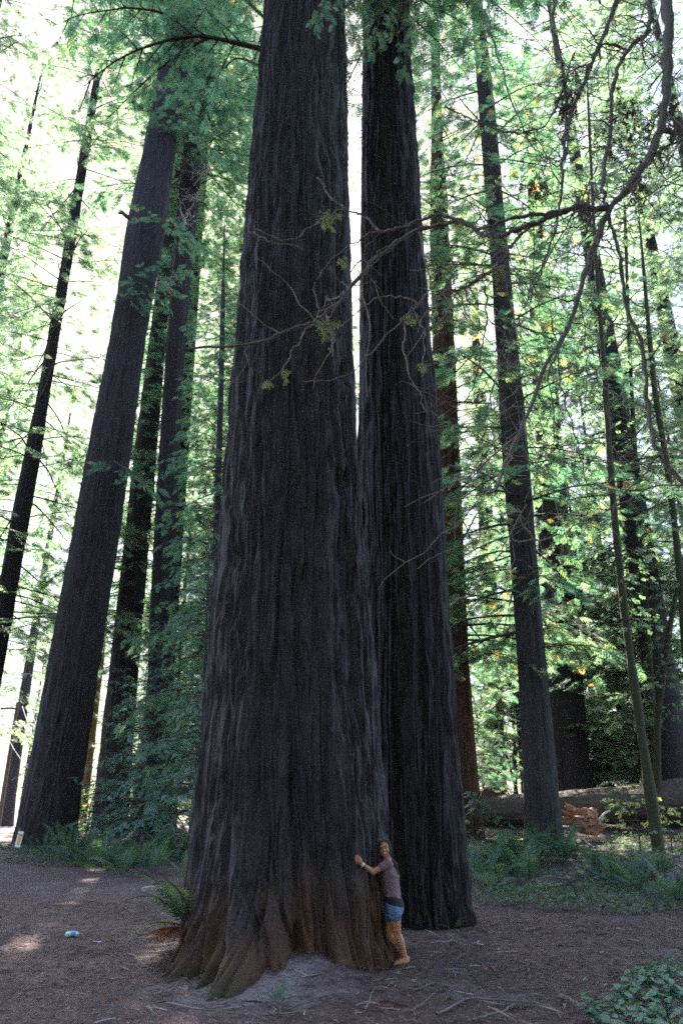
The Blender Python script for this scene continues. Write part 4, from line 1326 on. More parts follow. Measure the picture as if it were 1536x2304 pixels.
# leafy herbs in the lower right corner: every leaf its own piece
def herb_leaf():
    g = Geo()
    V = [(0, 0, 0), (.18, .28, .03), (.42, .40, .0), (.62, .27, -.01), (.70, .30, -.02), (1, 0, -.10), (.70, -.30, -.02), (.62, -.27, -.01), (.42, -.40, .0), (.18, -.28, .03), (.5, 0, .06)]
    F = [(10, i, (i + 1)) for i in range(9)] + [(10, 9, 0)]
    g.add(V, np.array(F), rnd=.5)
    return g.mesh('leaf', M_nettle)
hl = herb_leaf()
hl2 = hl.copy()
hl2.attributes['rnd'].data.foreach_set('value', np.full(len(hl2.vertices), .9, np.float32))
hl3 = hl.copy()
hl3.attributes['rnd'].data.foreach_set('value', np.full(len(hl3.vertices), .15, np.float32))
hr = random.Random(9)
HERB = [(1375, 2292), (1420, 2300), (1465, 2295), (1510, 2300), (1405, 2262), (1450, 2262), (1495, 2258), (1535, 2262), (1432, 2232), (1478, 2228), (1522, 2222), (1462, 2205), (1508, 2195), (1550, 2205), (1455, 2330), (1400, 2335), (1510, 2335), (1360, 2310)]
HROWS = [sorted([h for h in HERB if lo <= h[1] < hi]) for lo, hi in ((2320, 2400), (2280, 2320), (2245, 2280), (2215, 2245), (2100, 2215))]
HNAME = ['front', 'second', 'third', 'fourth', 'back']
for q, (x, y) in enumerate(HERB):
    rw = [i for i, r_ in enumerate(HROWS) if (x, y) in r_][0]
    k_ = HROWS[rw].index((x, y))
    hlab = 'leafy herb, %s, in the %s row of the lower right corner patch' % ('leftmost' if k_ == 0 else ORD[k_] + ' from the left', HNAME[rw])
    b = ground_at(x, y + 18)
    h = hr.uniform(.20, .34)
    t = thing('leafy_herb', hlab, 'plant', tuple(b), 'herbs in the lower right corner')
    g = Geo()
    for s_ in range(4):
        a = hr.uniform(0, 6.28); e = np.array([math.cos(a) * .16, math.sin(a) * .16, h * hr.uniform(.7, 1.1)])
        g.add(*tube([(0, 0, -.02), e * [.4, .4, .6], e], [.006, .004, .003], 4))
        for k in range(4):
            f = .45 + .55 * k / 3
            for sg in ((-1, 1) if k < 3 else (0,)):
                o = link('leaf', hr.choice((hl, hl, hl2, hl3)), t)
                o.location = e * [f, f, .3 + .7 * f]
                sc = hr.uniform(.075, .125)
                o.scale = (sc, sc, sc)
                o.rotation_euler = (hr.uniform(-.4, .4), hr.uniform(-.15, .5), a + sg * hr.uniform(1.0, 1.7) + hr.uniform(-.4, .4))
    link('stem', g.mesh('stem', M_twig), t)

# pale sunlit sapling in front of the thin mossy tree
def sapling(label, base, H, seed, n, size, mats):
    rng = np.random.default_rng(seed)
    t = thing('sapling', label, 'sapling', tuple(base))
    g, geo, acc = Geo(), Geo(), []
    P = spline([(0, 0, -.1), (.05, 0, H * .4), (-.1, .05, H * .75), (-.2, 0, H)], 12)
    g.add(*tube(P, np.linspace(.03, .008, 12), 6))
    for k in range(n):
        f = .2 + .8 * rng.random()
        q = np.array([np.interp(f, np.linspace(0, 1, 12), P[:, c]) for c in range(3)])
        leafy(geo, branch_path(q, rng.uniform(0, 6.28), rng.uniform(.5, 1.1) * (1.2 - .5 * f), rng.uniform(0, .6), .2, rng, 5), rng, 1.6, size, T_broad, acc, 1.1, .2)
    finish_sprays(geo, acc, rng, size, T_broad, flat=.6)
    link('trunk', g.mesh('trunk', M_mossbark), t)
    link('crown', geo.mesh('crown', mats), t)
MP = [M_sapleaf, M_twig]
sapling('pale-leaved sapling just left of the thin mossy tree', ground_at(1440, 1925), 2.3, 711, 16, .26, MP)
sapling('small pale sapling just right of the thin mossy tree', ground_at(1510, 1920), 1.6, 712, 10, .24, MP)
sapling('low bright sapling at the bank front by the fern bed gap', ground_at(1290, 2020), .5, 713, 6, .14, MP)

# ------------------------------------------------------------------ litter on the floor
def litter():
    g = Geo()
    n = 44000
    x = crng.uniform(-10, 10, n); y = crng.uniform(5.5, 19, n) ** 1.0
    d = np.hypot(x - A_C[0], y - A_C[1])
    dens = .35 + .65 * smooth(.35, .6, fbm(x * .5, y * .5, 0, 51, 2)) + .4 * smooth(-1, 1.5, x)
    k = (d > 1.7) & (crng.random(n) < dens) & (np.abs(x) < .55 * y + .5)
    x, y = x[k], y[k]; m_ = len(x)
    a = crng.uniform(0, PI, m_)
    kite = (np.array([(0, 0, 0), (.45, .03, .02), (1, 0, 0), (.5, -.03, .03)]), np.array([(0, 1, 2, 3)]))
    O = np.stack([x, y, gz(x, y) + crng.uniform(.004, .016, m_)], 1)
    put(g, kite, O, np.stack([np.cos(a), np.sin(a), crng.normal(.0, .10, m_)], 1), np.array([0, 0, 1.]) + crng.normal(0, .5, (m_, 3)), crng.uniform(.05, .19, m_) * np.where(crng.random(m_) < .06, 2.2, 1), 0, crng.random(m_) ** 1.2)
    stuff('needle_litter', g, leaf('litter_twigs', [(0, (.05, .03, .026)), (.5, (.12, .07, .055)), (.8, (.24, .17, .14)), (1, (.50, .42, .40))], .1, (1, 1, 1), .03), 'dead redwood needles and bits of twig strewn over the floor', 'litter')
    g = Geo()
    n = 900
    x = crng.uniform(-8, 8, n); y = crng.uniform(5.8, 17, n)
    k = (np.hypot(x - A_C[0], y - A_C[1]) > 1.75) & (np.abs(x) < .55 * y + .5) & (crng.random(n) < .35 + .6 * smooth(-3, 0, x))
    x, y = x[k], y[k]; m_ = len(x)
    a = crng.uniform(0, 2 * PI, m_)
    lf = (np.array([(0, 0, 0), (.3, .22, .06), (.7, .2, .10), (1, 0, .04), (.7, -.2, .12), (.3, -.22, .05)]), np.array([(0, 1, 2, 3, 4, 5)]))
    put(g, lf, np.stack([x, y, gz(x, y) + .012], 1), np.stack([np.cos(a), np.sin(a), crng.normal(.05, .15, m_)], 1), np.array([0, 0, 1.]) + crng.normal(0, .4, (m_, 3)), crng.uniform(.035, .085, m_), 0, crng.random(m_))
    stuff('fallen_leaves', g, leaf('fallen_leaf', [(0, (.15, .05, .02)), (.5, (.26, .10, .035)), (.9, (.34, .19, .07)), (1, (.4, .33, .2))], .2, (1.2, 1, .6), .04), 'curled orange and brown leaves scattered over the floor', 'litter')
    g = Geo()
    for k in range(1100):
        x_, y_ = crng.uniform(-6, 7), crng.uniform(6.2, 16.5)
        if abs(x_) > .55 * y_ + .3 or math.hypot(x_ - A_C[0], y_ - A_C[1]) < 1.9 or crng.random() > (.25 if x_ < -1.5 else 1.0) * (1.3 - .06 * y_):
            continue
        a_, L_ = crng.uniform(0, PI), crng.uniform(.08, .34) * (1.6 if crng.random() < .15 else 1)
        q = np.array([[x_ + math.cos(a_) * L_ * u_ + crng.normal(0, .012), y_ + math.sin(a_) * L_ * u_ + crng.normal(0, .012), 0] for u_ in (-.5, -.15, .2, .5)])
        q[:, 2] = gz(q[:, 0], q[:, 1]) + .008 + np.array([0, .014, .014, 0]) * crng.random()
        r_ = crng.uniform(.003, .0065)
        g.add(*tube(q, [r_, r_, r_ * .8, r_ * .5], 4), rnd=crng.random())
    stuff('twig_litter', g, leaf('pale_twigs', [(0, (.07, .045, .04)), (.5, (.16, .12, .115)), (1, (.40, .34, .34))], .02, (1, 1, 1), .04), 'thin grey broken twigs scattered over the floor', 'litter')
    g = Geo()
    n = 5000
    a = crng.uniform(R(-185), R(10), n)
    me_ = [c for c in TREES['A'][0].children if c.name.startswith('trunk')][0].data
    co_ = np.zeros(len(me_.vertices) * 3, np.float32); me_.vertices.foreach_get('co', co_); co_ = co_.reshape(-1, 3)
    lowv = co_[(co_[:, 2] > .0) & (co_[:, 2] < .35)]
    pa, pr = np.arctan2(lowv[:, 1], lowv[:, 0]), np.hypot(lowv[:, 0], lowv[:, 1])
    o_ = np.argsort(pa)
    rad_ = np.interp(np.angle(np.exp(1j * a)), pa[o_], pr[o_]) + np.abs(crng.normal(0, .16, n)) - .06
    x, y = A_C[0] + rad_ * np.cos(a), A_C[1] + rad_ * np.sin(a)
    a2 = crng.uniform(0, PI, n)
    put(g, kite, np.stack([x, y, gz(x, y) + crng.uniform(.0, .03, n)], 1), np.stack([np.cos(a2), np.sin(a2), crng.normal(.1, .3, n)], 1), np.array([0, 0, 1.]) + crng.normal(0, .6, (n, 3)), crng.uniform(.03, .13, n), 0, crng.random(n))
    stuff('bark_crumbs', g, leaf('bark_crumb', [(0, (.03, .018, .015)), (.6, (.10, .055, .042)), (1, (.24, .17, .15))], .05, (1, 1, 1), .03), 'bark crumbs and needles heaped round the foot of the great trunk', 'litter')
    # sticks that can be told apart
    def stick(pts, w, label, forks=2, m=M_bough, group='sticks on the forest floor'):
        P = spline([ground_at(a_, b_) for a_, b_ in pts], 8 * len(pts))
        n_ = len(P)
        P[:, 2] = gz(P[:, 0], P[:, 1]) + w * .7 + .012 + .03 * np.sin(np.linspace(0, PI, n_)) * (n_ > 20)
        P[:, :2] += .03 * (np.stack([noise3(np.arange(n_) * .5, q, pts[0][0], 64) for q in range(2)], 1) - .5)
        g_ = Geo()
        g_.add(*tube(P - P[0], np.linspace(w, w * .4, n_), 6))
        for f in range(forks):
            i_ = crng.integers(n_ // 4, n_ - 2)
            e = P[i_] + np.array([crng.normal(0, .14), crng.normal(0, .14), .03])
            g_.add(*tube([P[i_] - P[0], e - P[0]], [w * .5, w * .2], 4))
        tag(link('fallen_stick', g_.mesh('fallen_stick', m), None, tuple(P[0])), label, 'stick', group)
    S_ = [([(985, 2290), (1050, 2258), (1110, 2264), (1180, 2266), (1240, 2276), (1266, 2299)], .014, 'long bowed stick at the bottom edge right of the mound'),
          ([(1062, 2303), (1120, 2292), (1150, 2275), (1166, 2260)], .014, 'stick curving up to cross the long bowed one'),
          ([(1262, 2248), (1290, 2268), (1318, 2280), (1345, 2296)], .020, 'thick grey stick by the leafy herbs'),
          ([(1322, 2280), (1332, 2300), (1338, 2312)], .022, 'short thick stick end beside the leafy herbs'),
          ([(1010, 2196), (1030, 2202), (1066, 2203)], .018, 'flat pale stick right of the woman'),
          ([(1100, 2180), (1110, 2190), (1113, 2196)], .011, 'short crooked twig right of the flat pale stick'),
          ([(1150, 2190), (1175, 2184), (1186, 2182), (1190, 2172)], .009, 'forked thin twig on the open floor'),
          ([(1225, 2196), (1265, 2206), (1310, 2202)], .009, 'thin grey twig pointing at the leafy herbs'),
          ([(1010, 2120), (1035, 2128), (1048, 2134)], .010, 'bleached twig below the black trunk'),
          ([(1198, 2098), (1204, 2106)], .012, 'tiny upright twig on the open floor'),
          ([(1000, 2146), (1060, 2152), (1110, 2150)], .008, 'straight thin twig in front of the black trunk'),
          ([(1240, 2160), (1290, 2170), (1340, 2178)], .008, 'long hair-thin twig on the right floor'),
          ([(590, 2290), (640, 2296), (676, 2280)], .010, 'curved twig at the bottom edge below the mound'),
          ([(375, 2262), (430, 2282), (500, 2290), (540, 2288)], .012, 'dark stick at the bottom edge left of the mound'),
          ([(290, 2150), (315, 2170), (335, 2186)], .012, 'grey twig beside the left root'),
          ([(335, 2272), (338, 2290), (352, 2298)], .014, 'bent pale twig at the bottom edge left'),
          ([(345, 2246), (375, 2236), (390, 2224)], .010, 'twig leaning toward the mossy root'),
          ([(940, 2230), (985, 2222), (1030, 2230)], .008, 'thin twig right of the withered fern'),
          ([(925, 2280), (960, 2262), (975, 2240)], .008, 'arched bramble twig right of the withered fern'),
          ([(820, 2282), (838, 2240), (850, 2226)], .007, 'reddish arched bramble left of the withered fern'),
          ([(780, 2200), (830, 2206), (845, 2212)], .009, 'pale twig on the mound'),
          ([(1130, 2230), (1180, 2236), (1215, 2228)], .009, 'thin twig midway between the woman and the herbs')]
    for pts, w, lab in S_:
        stick(pts, w, lab)
litter()

# bottle, paper scrap and a pale lump for the sunlit soil by the path
def lathe(prof, sides=20):
    P = np.array(prof, float)
    a = np.arange(sides) * 2 * PI / sides
    V = np.stack([np.repeat(P[:, 0], sides), np.outer(P[:, 1], np.cos(a)).ravel(), np.outer(P[:, 1], np.sin(a)).ravel()], 1)
    i, j = np.meshgrid(np.arange(len(P) - 1), np.arange(sides), indexing='ij'); i, j = i.ravel(), j.ravel(); k = (j + 1) % sides
    return V, np.stack([i * sides + j, i * sides + k, (i + 1) * sides + k, (i + 1) * sides + j], 1)
M_white = plain('white_plastic', (.78, .80, .84), .35, .06, 20, spec=.5)
M_blue = plain('blue_print', (.10, .32, .62), .4, .2, 40, spec=.5)
b = ground_at(162, 2109)
t = thing('plastic_bottle', 'crumpled white and blue plastic bottle lying on the path', 'bottle', tuple(b))
def dent(V):
    V = V.copy()
    V[:, 1:] *= (1 + .22 * (noise3(V[:, 0] * 22, V[:, 1] * 22, V[:, 2] * 22, 3) - .5))[:, None]
    V[:, 2] *= .85
    V[:, 2] += .044
    return V
g = Geo(); V, F = lathe([(-.105, .0), (-.105, .030), (-.10, .046), (-.06, .050), (-.02, .047), (.02, .05), (.06, .050), (.085, .040), (.10, .02), (.115, .017), (.115, 0)]); g.add(dent(V), F)
o = link('bottle_body', g.mesh('bottle_body', M_white), t); o.rotation_euler = (0, 0, R(8))
g = Geo(); V, F = lathe([(-.015, .0505), (.0, .0535), (.02, .0545), (.045, .055), (.06, .053)]); g.add(dent(V) + [0, 0, .0015], F)
o = link('bottle_label', g.mesh('bottle_label', M_blue), t); o.rotation_euler = (0, 0, R(8))
b = ground_at(220, 2124)
g = Geo()
xx, yy = np.meshgrid(np.linspace(-.07, .07, 9), np.linspace(-.035, .035, 6), indexing='ij')
zz = .018 + .03 * noise3(xx * 30, yy * 30, 0, 8)
i, j = np.meshgrid(np.arange(8), np.arange(5), indexing='ij'); i, j = i.ravel(), j.ravel()
g.add(np.stack([xx, yy, zz], -1).reshape(-1, 3), np.stack([i * 6 + j, (i + 1) * 6 + j, (i + 1) * 6 + j + 1, i * 6 + j + 1], 1), sm=False)
o = link('paper_scrap', g.mesh('paper_scrap', M_white), None, tuple(b)); o.rotation_euler = (0, 0, R(-20))
tag(o, 'small crumpled white paper scrap on the path near the bottle', 'paper')
def sunlit_mound(label, px, py, sx, sy, sz, seed, col):
    b = ground_at(px, py)
    U, W = np.meshgrid(np.linspace(0, PI, 24), np.linspace(0, 2 * PI, 36, endpoint=False), indexing='ij')
    d = np.stack([np.sin(U) * np.cos(W), np.sin(U) * np.sin(W), np.cos(U)], -1)
    r = .75 + .5 * fbm(d[..., 0] * 1.8 + 5, d[..., 1] * 1.8 + 5, d[..., 2] * 1.8 + 5, seed, 3)
    V = d * r[..., None] * [sx, sy, sz]
    i, j = np.meshgrid(np.arange(23), np.arange(36), indexing='ij'); i, j = i.ravel(), j.ravel(); k = (j + 1) % 36
    g = Geo(); g.add(V.reshape(-1, 3), np.stack([i * 36 + j, (i + 1) * 36 + j, (i + 1) * 36 + k, i * 36 + k], 1))
    tag(link('sunlit_mound', g.mesh('sunlit_mound', plain('sunlit_mound_' + str(seed), col, .85, .3, 12, bump=.01)), None, tuple(b)), label, 'sunlit_mound')
sunlit_mound('pale lump standing for sunlit bare soil at the path edge left of the great trunk', 345, 2004, .30, .22, .12, 21, (.22, .19, .18))  # sun patch on bare soil, put into a pale lump

# ------------------------------------------------------------------ roadside marker and utility pole
M_postw = plain('weathered_post', (.13, .10, .08), .85, .3, 20)
M_orange = plain('marker_orange', (.75, .36, .06), .5, .12, 12)
b = ground_at(32, 1914)
t = thing('road_marker', 'white and orange roadside marker on a dark post by the leaning redwood', 'sign', tuple(b))
def box(sx, sy, sz, c=(0, 0, 0), bev=0.0):
    x, y, z = sx / 2, sy / 2, sz / 2
    if not bev:
        V = np.array([(i, j, k) for k in (-z, z) for i, j in ((-x, -y), (x, -y), (x, y), (-x, y))])
        F = [(3, 2, 1, 0), (4, 5, 6, 7), (0, 1, 5, 4), (1, 2, 6, 5), (2, 3, 7, 6), (3, 0, 4, 7)]
        return V + np.array(c), np.array(F)
    a = np.linspace(0, PI / 2, 4)
    pts = [(sgx * (x - bev) + bev * math.cos(q + off), sgz * (z - bev) + bev * math.sin(q + off)) for sgx, sgz, off in ((1, 1, 0), (-1, 1, PI / 2), (-1, -1, PI), (1, -1, 1.5 * PI)) for q in a]
    n = len(pts)
    V = np.array([(p_[0], s_ * y, p_[1]) for s_ in (-1, 1) for p_ in pts]) + np.array(c)
    return V, [np.array([(k, (k + 1) % n, (k + 1) % n + n, k + n) for k in range(n)])[:, ::-1], np.array([list(range(n))])[:, ::-1][:, ::-1], np.array([list(range(2 * n - 1, n - 1, -1))])]
kk = px_per_m(36, 1895, b[1])
g = Geo(); V, F = box(.11, .10, 1.1, (0, .06, .25)); g.add(V, F, sm=False); link('post', g.mesh('post', M_postw), t)
g = Geo(); V, Fs = box(12 / kk, .012, 33 / kk, (.09, 0, .42), .03)
for F in Fs: g.add(V, F, sm=False)
pn = link('panel', g.mesh('panel', M_white), t)
g = Geo(); V, F = box(6.5 / kk, .006, 23 / kk, (.09, -.010, .42)); g.add(V, F, sm=False); link('orange_field', g.mesh('orange_field', M_orange), pn)
t.rotation_euler = (0, R(7), 0)

pb = at(-4, 1860, 62); pb[2] = gz(pb[0], pb[1])
t = thing('utility_pole', 'wooden utility pole with crossarm and wires at the left picture edge', 'pole', tuple(pb))
ztop = at(0, 1580, 62)[2] - pb[2]
g = Geo(); g.add(*tube([(0, 0, -.5), (0, 0, ztop)], [.17, .12], 12)); link('pole_shaft', g.mesh('pole_shaft', M_postw), t)
zc_ = at(0, 1595, 62)[2] - pb[2]
g = Geo(); V, F = box(2.4, .12, .14, (0, -.20, zc_)); g.add(V, F, sm=False); ca = link('crossarm', g.mesh('crossarm', M_postw), t)
for xx_ in (-1.1, -.4, .5, 1.1):
    g = Geo(); V, F = lathe([(0, 0), (0, .03), (.06, .04), (.10, .02), (.12, 0)], 8); g.add(V[:, [1, 2, 0]] + [xx_, -.20, zc_ + .07], F); link('insulator', g.mesh('insulator', M_white), ca)
M_wire = plain('wire', (.30, .30, .32), .5, .1, 10)
for (xx_, e, sg) in ((.5, (160, 1800, 42), .6), (1.1, (168, 1772, 44), .6), (0, (140, 1790, 40), .4)):
    q0 = pb + np.array([xx_, -.20, zc_ + .19 if xx_ else zc_ - 2.6])
    q1 = at(*e)
    u = np.linspace(0, 1, 24)[:, None]
    P = q0 + (q1 - q0) * u - np.array([0, 0, sg]) * (4 * u * (1 - u))
    g = Geo(); g.add(*tube(P - pb, .022, 4)); link('wire', g.mesh('wire', M_wire), t)

# ------------------------------------------------------------------ the woman hugging the tree
def capsule(p0, p1, r0, r1, sides=16, rings=5):
    p0, p1 = np.asarray(p0, float), np.asarray(p1, float)
    ax = p1 - p0; L = np.linalg.norm(ax); ax /= L
    s_ = np.linspace(-PI / 2, 0, rings); e_ = np.linspace(0, PI / 2, rings)
    pr = [(math.sin(q) * r0, math.cos(q) * r0) for q in s_] + [(L + math.sin(q) * r1, math.cos(q) * r1) for q in e_]
    V, F = lathe([(a_, max(b_, 1e-4)) for a_, b_ in pr], sides)
    ref = np.array([0, 0, 1.]) if abs(ax[2]) < .9 else np.array([1., 0, 0])
    u = np.cross(ref, ax); u /= np.linalg.norm(u); w = np.cross(ax, u)
    return p0 + V[:, :1] * ax + V[:, 1:2] * u + V[:, 2:] * w, F
def ellipsoid(c, ex, ey, ez, sides=24, rings=14):
    V, F = lathe([(math.sin(q), max(math.cos(q), 1e-4)) for q in np.linspace(-PI / 2, PI / 2, rings)], sides)
    return np.asarray(c) + V[:, :1] * np.asarray(ez) + V[:, 1:2] * np.asarray(ex) + V[:, 2:] * np.asarray(ey), F
def loft(rings_, f, l, sides=28, wr=0.0, seed=1):
    """closed body of elliptical rings (centre, half depth along f, half width along l)"""
    V = []
    a = np.arange(sides) * 2 * PI / sides
    for k, (c, d, w) in enumerate(rings_):
        q = 1 + wr * (noise3(np.cos(a) * 2.2, np.sin(a) * 2.2, k * 1.1, seed) - .5)
        V.append(np.asarray(c) + (d * np.cos(a) * q)[:, None] * f + (w * np.sin(a) * q)[:, None] * l)
    n = len(V)
    V = np.concatenate(V + [[rings_[0][0]], [rings_[-1][0]]])
    i, j = np.meshgrid(np.arange(n - 1), np.arange(sides), indexing='ij'); i, j = i.ravel(), j.ravel(); k = (j + 1) % sides
    F = np.stack([i * sides + j, i * sides + k, (i + 1) * sides + k, (i + 1) * sides + j], 1)
    j = np.arange(sides); k = (j + 1) % sides
    C1 = np.stack([k, j, j * 0 + n * sides], 1); C2 = np.stack([(n - 1) * sides + j, (n - 1) * sides + k, j * 0 + n * sides + 1], 1)
    return V, [F, C1, C2]
def fuse(name, pieces, m, voxel, sm_it=6, parent=None, loc=(0, 0, 0), disp=None):
    """weld overlapping closed pieces into one continuous skin"""
    g_ = Geo()
    for V, F in pieces:
        if isinstance(F, list):
            V = np.asarray(V); n0 = g_.n
            g_.add(V - loc, F[0])
            for f_ in F[1:]:
                g_.V.append(np.zeros((0, 3), np.float32)); g_.F.append(np.asarray(f_) + n0); g_.M.append(np.zeros(len(f_), np.int32)); g_.S.append(np.ones(len(f_), bool)); g_.R.append(np.zeros(0, np.float32))
        else:
            g_.add(np.asarray(V) - loc, F)
    o = link(name + '_raw', g_.mesh(name + '_raw', m))
    md = o.modifiers.new('r', 'REMESH'); md.mode = 'VOXEL'; md.voxel_size = voxel
    ms = o.modifiers.new('s', 'SMOOTH'); ms.iterations = sm_it; ms.factor = .5
    dg = bpy.context.evaluated_depsgraph_get()
    me = bpy.data.meshes.new_from_object(o.evaluated_get(dg), depsgraph=dg)
    old = o.data
    bpy.data.objects.remove(o); bpy.data.meshes.remove(old)
    me.name = name
    if not me.materials:
        me.materials.append(m)
    if disp is not None:
        co = np.zeros(len(me.vertices) * 3, np.float32); me.vertices.foreach_get('co', co); co = co.reshape(-1, 3)
        no = np.zeros(len(me.vertices) * 3, np.float32); me.vertices.foreach_get('normal', no); no = no.reshape(-1, 3)
        co = co + no * disp(co)[:, None]
        me.vertices.foreach_set('co', co.astype(np.float32).ravel())
    me.polygons.foreach_set('use_smooth', np.ones(len(me.polygons), bool))
    me.update()
    return link(name, me, parent)

def person():
    PY = 11.95
    A = lambda x, y, d=0.0: at(x, y, PY + d)
    base = A(905, 2174); base[2] = gz(base[0], base[1])
    t = thing('person', 'woman in mauve T-shirt and denim shorts hugging the great trunk', 'person', tuple(base))
    skin = plain('skin', (.40, .165, .088), .55, .10, 14, spec=.4)
    f = np.array([-.90, .44, 0]); f /= np.linalg.norm(f)
    l = np.array([f[1] * -1, f[0], 0])            # her left, towards the camera
    up = np.array([0, 0, 1.])
    gzf = float(gz(base[0], base[1]))
    def foot(ank, heel, toe, side):
        h = np.array(heel); q = np.array(toe)
        return [capsule(ank, h + [0, 0, .012], .036, .034), capsule(h, q, .034, .026), capsule(h + (q - h) * .6 + [0, 0, .014], ank + [0, 0, -.02], .030, .036),
                capsule(q + l * side * .016, q + (q - h) * .20 + l * side * .018 + [0, 0, -.004], .015, .012),
                capsule(q - l * side * .008, q + (q - h) * .17 - l * side * .01 + [0, 0, -.005], .011, .009),
                capsule(q - l * side * .022, q + (q - h) * .11 - l * side * .028 + [0, 0, -.006], .010, .008),
                capsule(q + l * side * .004, q + (q - h) * .19 + l * side * .004 + [0, 0, -.005], .011, .009),
                capsule(q - l * side * .030, q + (q - h) * .06 - l * side * .036 + [0, 0, -.006], .010, .008)]
    from mathutils.bvhtree import BVHTree
    trunk = [c for c in TREES['A'][0].children if c.name.startswith('trunk')][0]
    me_ = trunk.data
    co_ = np.zeros(len(me_.vertices) * 3, np.float32); me_.vertices.foreach_get('co', co_)
    co_ = co_.reshape(-1, 3) + TREES['A'][1].base
    pl_ = np.zeros(len(me_.loops), np.int32); me_.loops.foreach_get('vertex_index', pl_); pl_ = pl_.reshape(-1, 4)
    ok_ = (co_[pl_[:, 0], 2] < 2.5)
    bv = BVHTree.FromPolygons(co_.tolist(), pl_[ok_].tolist())
    def surf(x, y):
        o_ = Vector((0, 0, CAMH)); d_ = Vector(at(x, y, 1.0)) - o_
        h_ = bv.ray_cast(o_, d_.normalized())
        return h_[0].y - PY if h_[0] else 0.0
    sy = surf(838, 1962)
    print('SURF', surf(800, 1930), surf(814, 1945), sy, surf(855, 1955), surf(862, 2000))
    sh_l, el_l, wr_l = A(872, 1944, -.14), A(838, 1962, min(-.20, sy - .07)), A(814, 1945, surf(814, 1945) - .045)
    sh_r = A(874, 1943, .20)
    el_r, wr_r, ha_r = np.array([.80, 12.50, sh_r[2] - .10]), np.array([.77, 12.74, sh_r[2] - .03]), np.array([.72, 12.84, sh_r[2] - .0])
    hip_l, kn_l, an_l = A(886, 2050, -.07), A(893, 2101, -.05), A(911, 2155, -.03)
    hip_r, kn_r, an_r = A(880, 2050, .10), A(876, 2103, .14), A(913, 2156, .14)
    nk = A(873, 1940, .02); hd = A(865.5, 1911, -.01)
    P = []
    # torso
    P.append(loft([(A(887, 2056, .02), .085, .13), (A(887, 2046, .02), .105, .165), (A(886, 2035, .02), .108, .165), (A(883, 2018, .02), .088, .135), (A(880, 2000, .02), .085, .128), (A(878, 1980, .02), .098, .145), (A(877, 1964, .02), .105, .155), (A(876, 1950, .03), .085, .165), (A(875, 1942, .03), .055, .12)], f, l))
    P.append(capsule(A(875, 1943, .03), hd - [0, 0, .04], .055, .048))
    P += [capsule(sh_l + (A(876, 1948, .03) - sh_l) * .5, sh_l, .06, .053), capsule(sh_l, el_l, .050, .040), capsule(el_l, el_l + (wr_l - el_l) * .4, .042, .040), capsule(el_l + (wr_l - el_l) * .4, wr_l, .039, .026)]
    P += [capsule(sh_r + (A(876, 1948, .03) - sh_r) * .5, sh_r, .06, .053), capsule(sh_r, el_r, .050, .040), capsule(el_r, wr_r, .040, .027), capsule(wr_r, ha_r, .030, .034)]
    # legs
    for hp, kn, an, heel, toe, sd in ((hip_l, kn_l, an_l, A(914, 2167, -.03), A(892, 2171, -.10), 1), (hip_r, kn_r, an_r, A(917, 2163, .12), A(898, 2166, .12), -1)):
        heel[2] = max(heel[2], gz(heel[0], heel[1]) + .035); toe[2] = gz(toe[0], toe[1]) + .028
        c0 = kn + (an - kn) * .30 - f * .012
        P += [capsule(hp, hp + (kn - hp) * .35, .088, .082), capsule(hp + (kn - hp) * .35, kn, .081, .054), capsule(kn, c0, .052, .055), capsule(c0, an, .054, .034)]
        P += foot(an, heel, toe, sd)
    # left hand: palm and five fingers closed on the bark
    hd_dir = A(802, 1930, surf(802, 1930) - .035) - wr_l; hd_dir /= np.linalg.norm(hd_dir)
    palm = wr_l + hd_dir * .055
    nrm = np.array([-.25, -.90, .15]); nrm -= hd_dir * (nrm @ hd_dir); nrm /= np.linalg.norm(nrm)   # back of the hand, to the viewer
    sd = np.cross(hd_dir, nrm)
    P += [capsule(wr_l, palm, .027, .030), capsule(palm - sd * .02, palm + hd_dir * .03 - sd * .024, .024, .020), capsule(palm + sd * .02, palm + hd_dir * .03 + sd * .024, .024, .020)]
    for k, (o_, ln) in enumerate(((-.032, .062), (-.011, .074), (.011, .070), (.031, .056))):
        b0 = palm + hd_dir * .040 + sd * o_
        b1 = b0 + (hd_dir * .8 - nrm * .25 + sd * o_ * 2) * ln * .5
        b2 = b1 + (hd_dir * .35 - nrm * .9) * ln * .42
        b3 = b2 + (-hd_dir * .15 - nrm) * ln * .3
        P += [capsule(b0, b1, .0115, .0105, 8, 3), capsule(b1, b2, .0105, .0095, 8, 3), capsule(b2, b3, .0095, .008, 8, 3)]
    th = palm - sd * .03 - hd_dir * .012
    P += [capsule(th, th - sd * .026 + hd_dir * .026, .014, .0125, 8, 3), capsule(th - sd * .026 + hd_dir * .026, th - sd * .024 + hd_dir * .056 - nrm * .012, .0125, .010, 8, 3)]
    # head, face to the camera
    fz = np.array([-.22, -.97, .02]); fz /= np.linalg.norm(fz)
    tl = np.array([-.10, 0, 1.0]); hu = tl - fz * (tl @ fz); hu /= np.linalg.norm(hu)
    hx = np.cross(fz, hu)
    Hd = lambda x, y, z: hd + hx * x + hu * y + fz * z
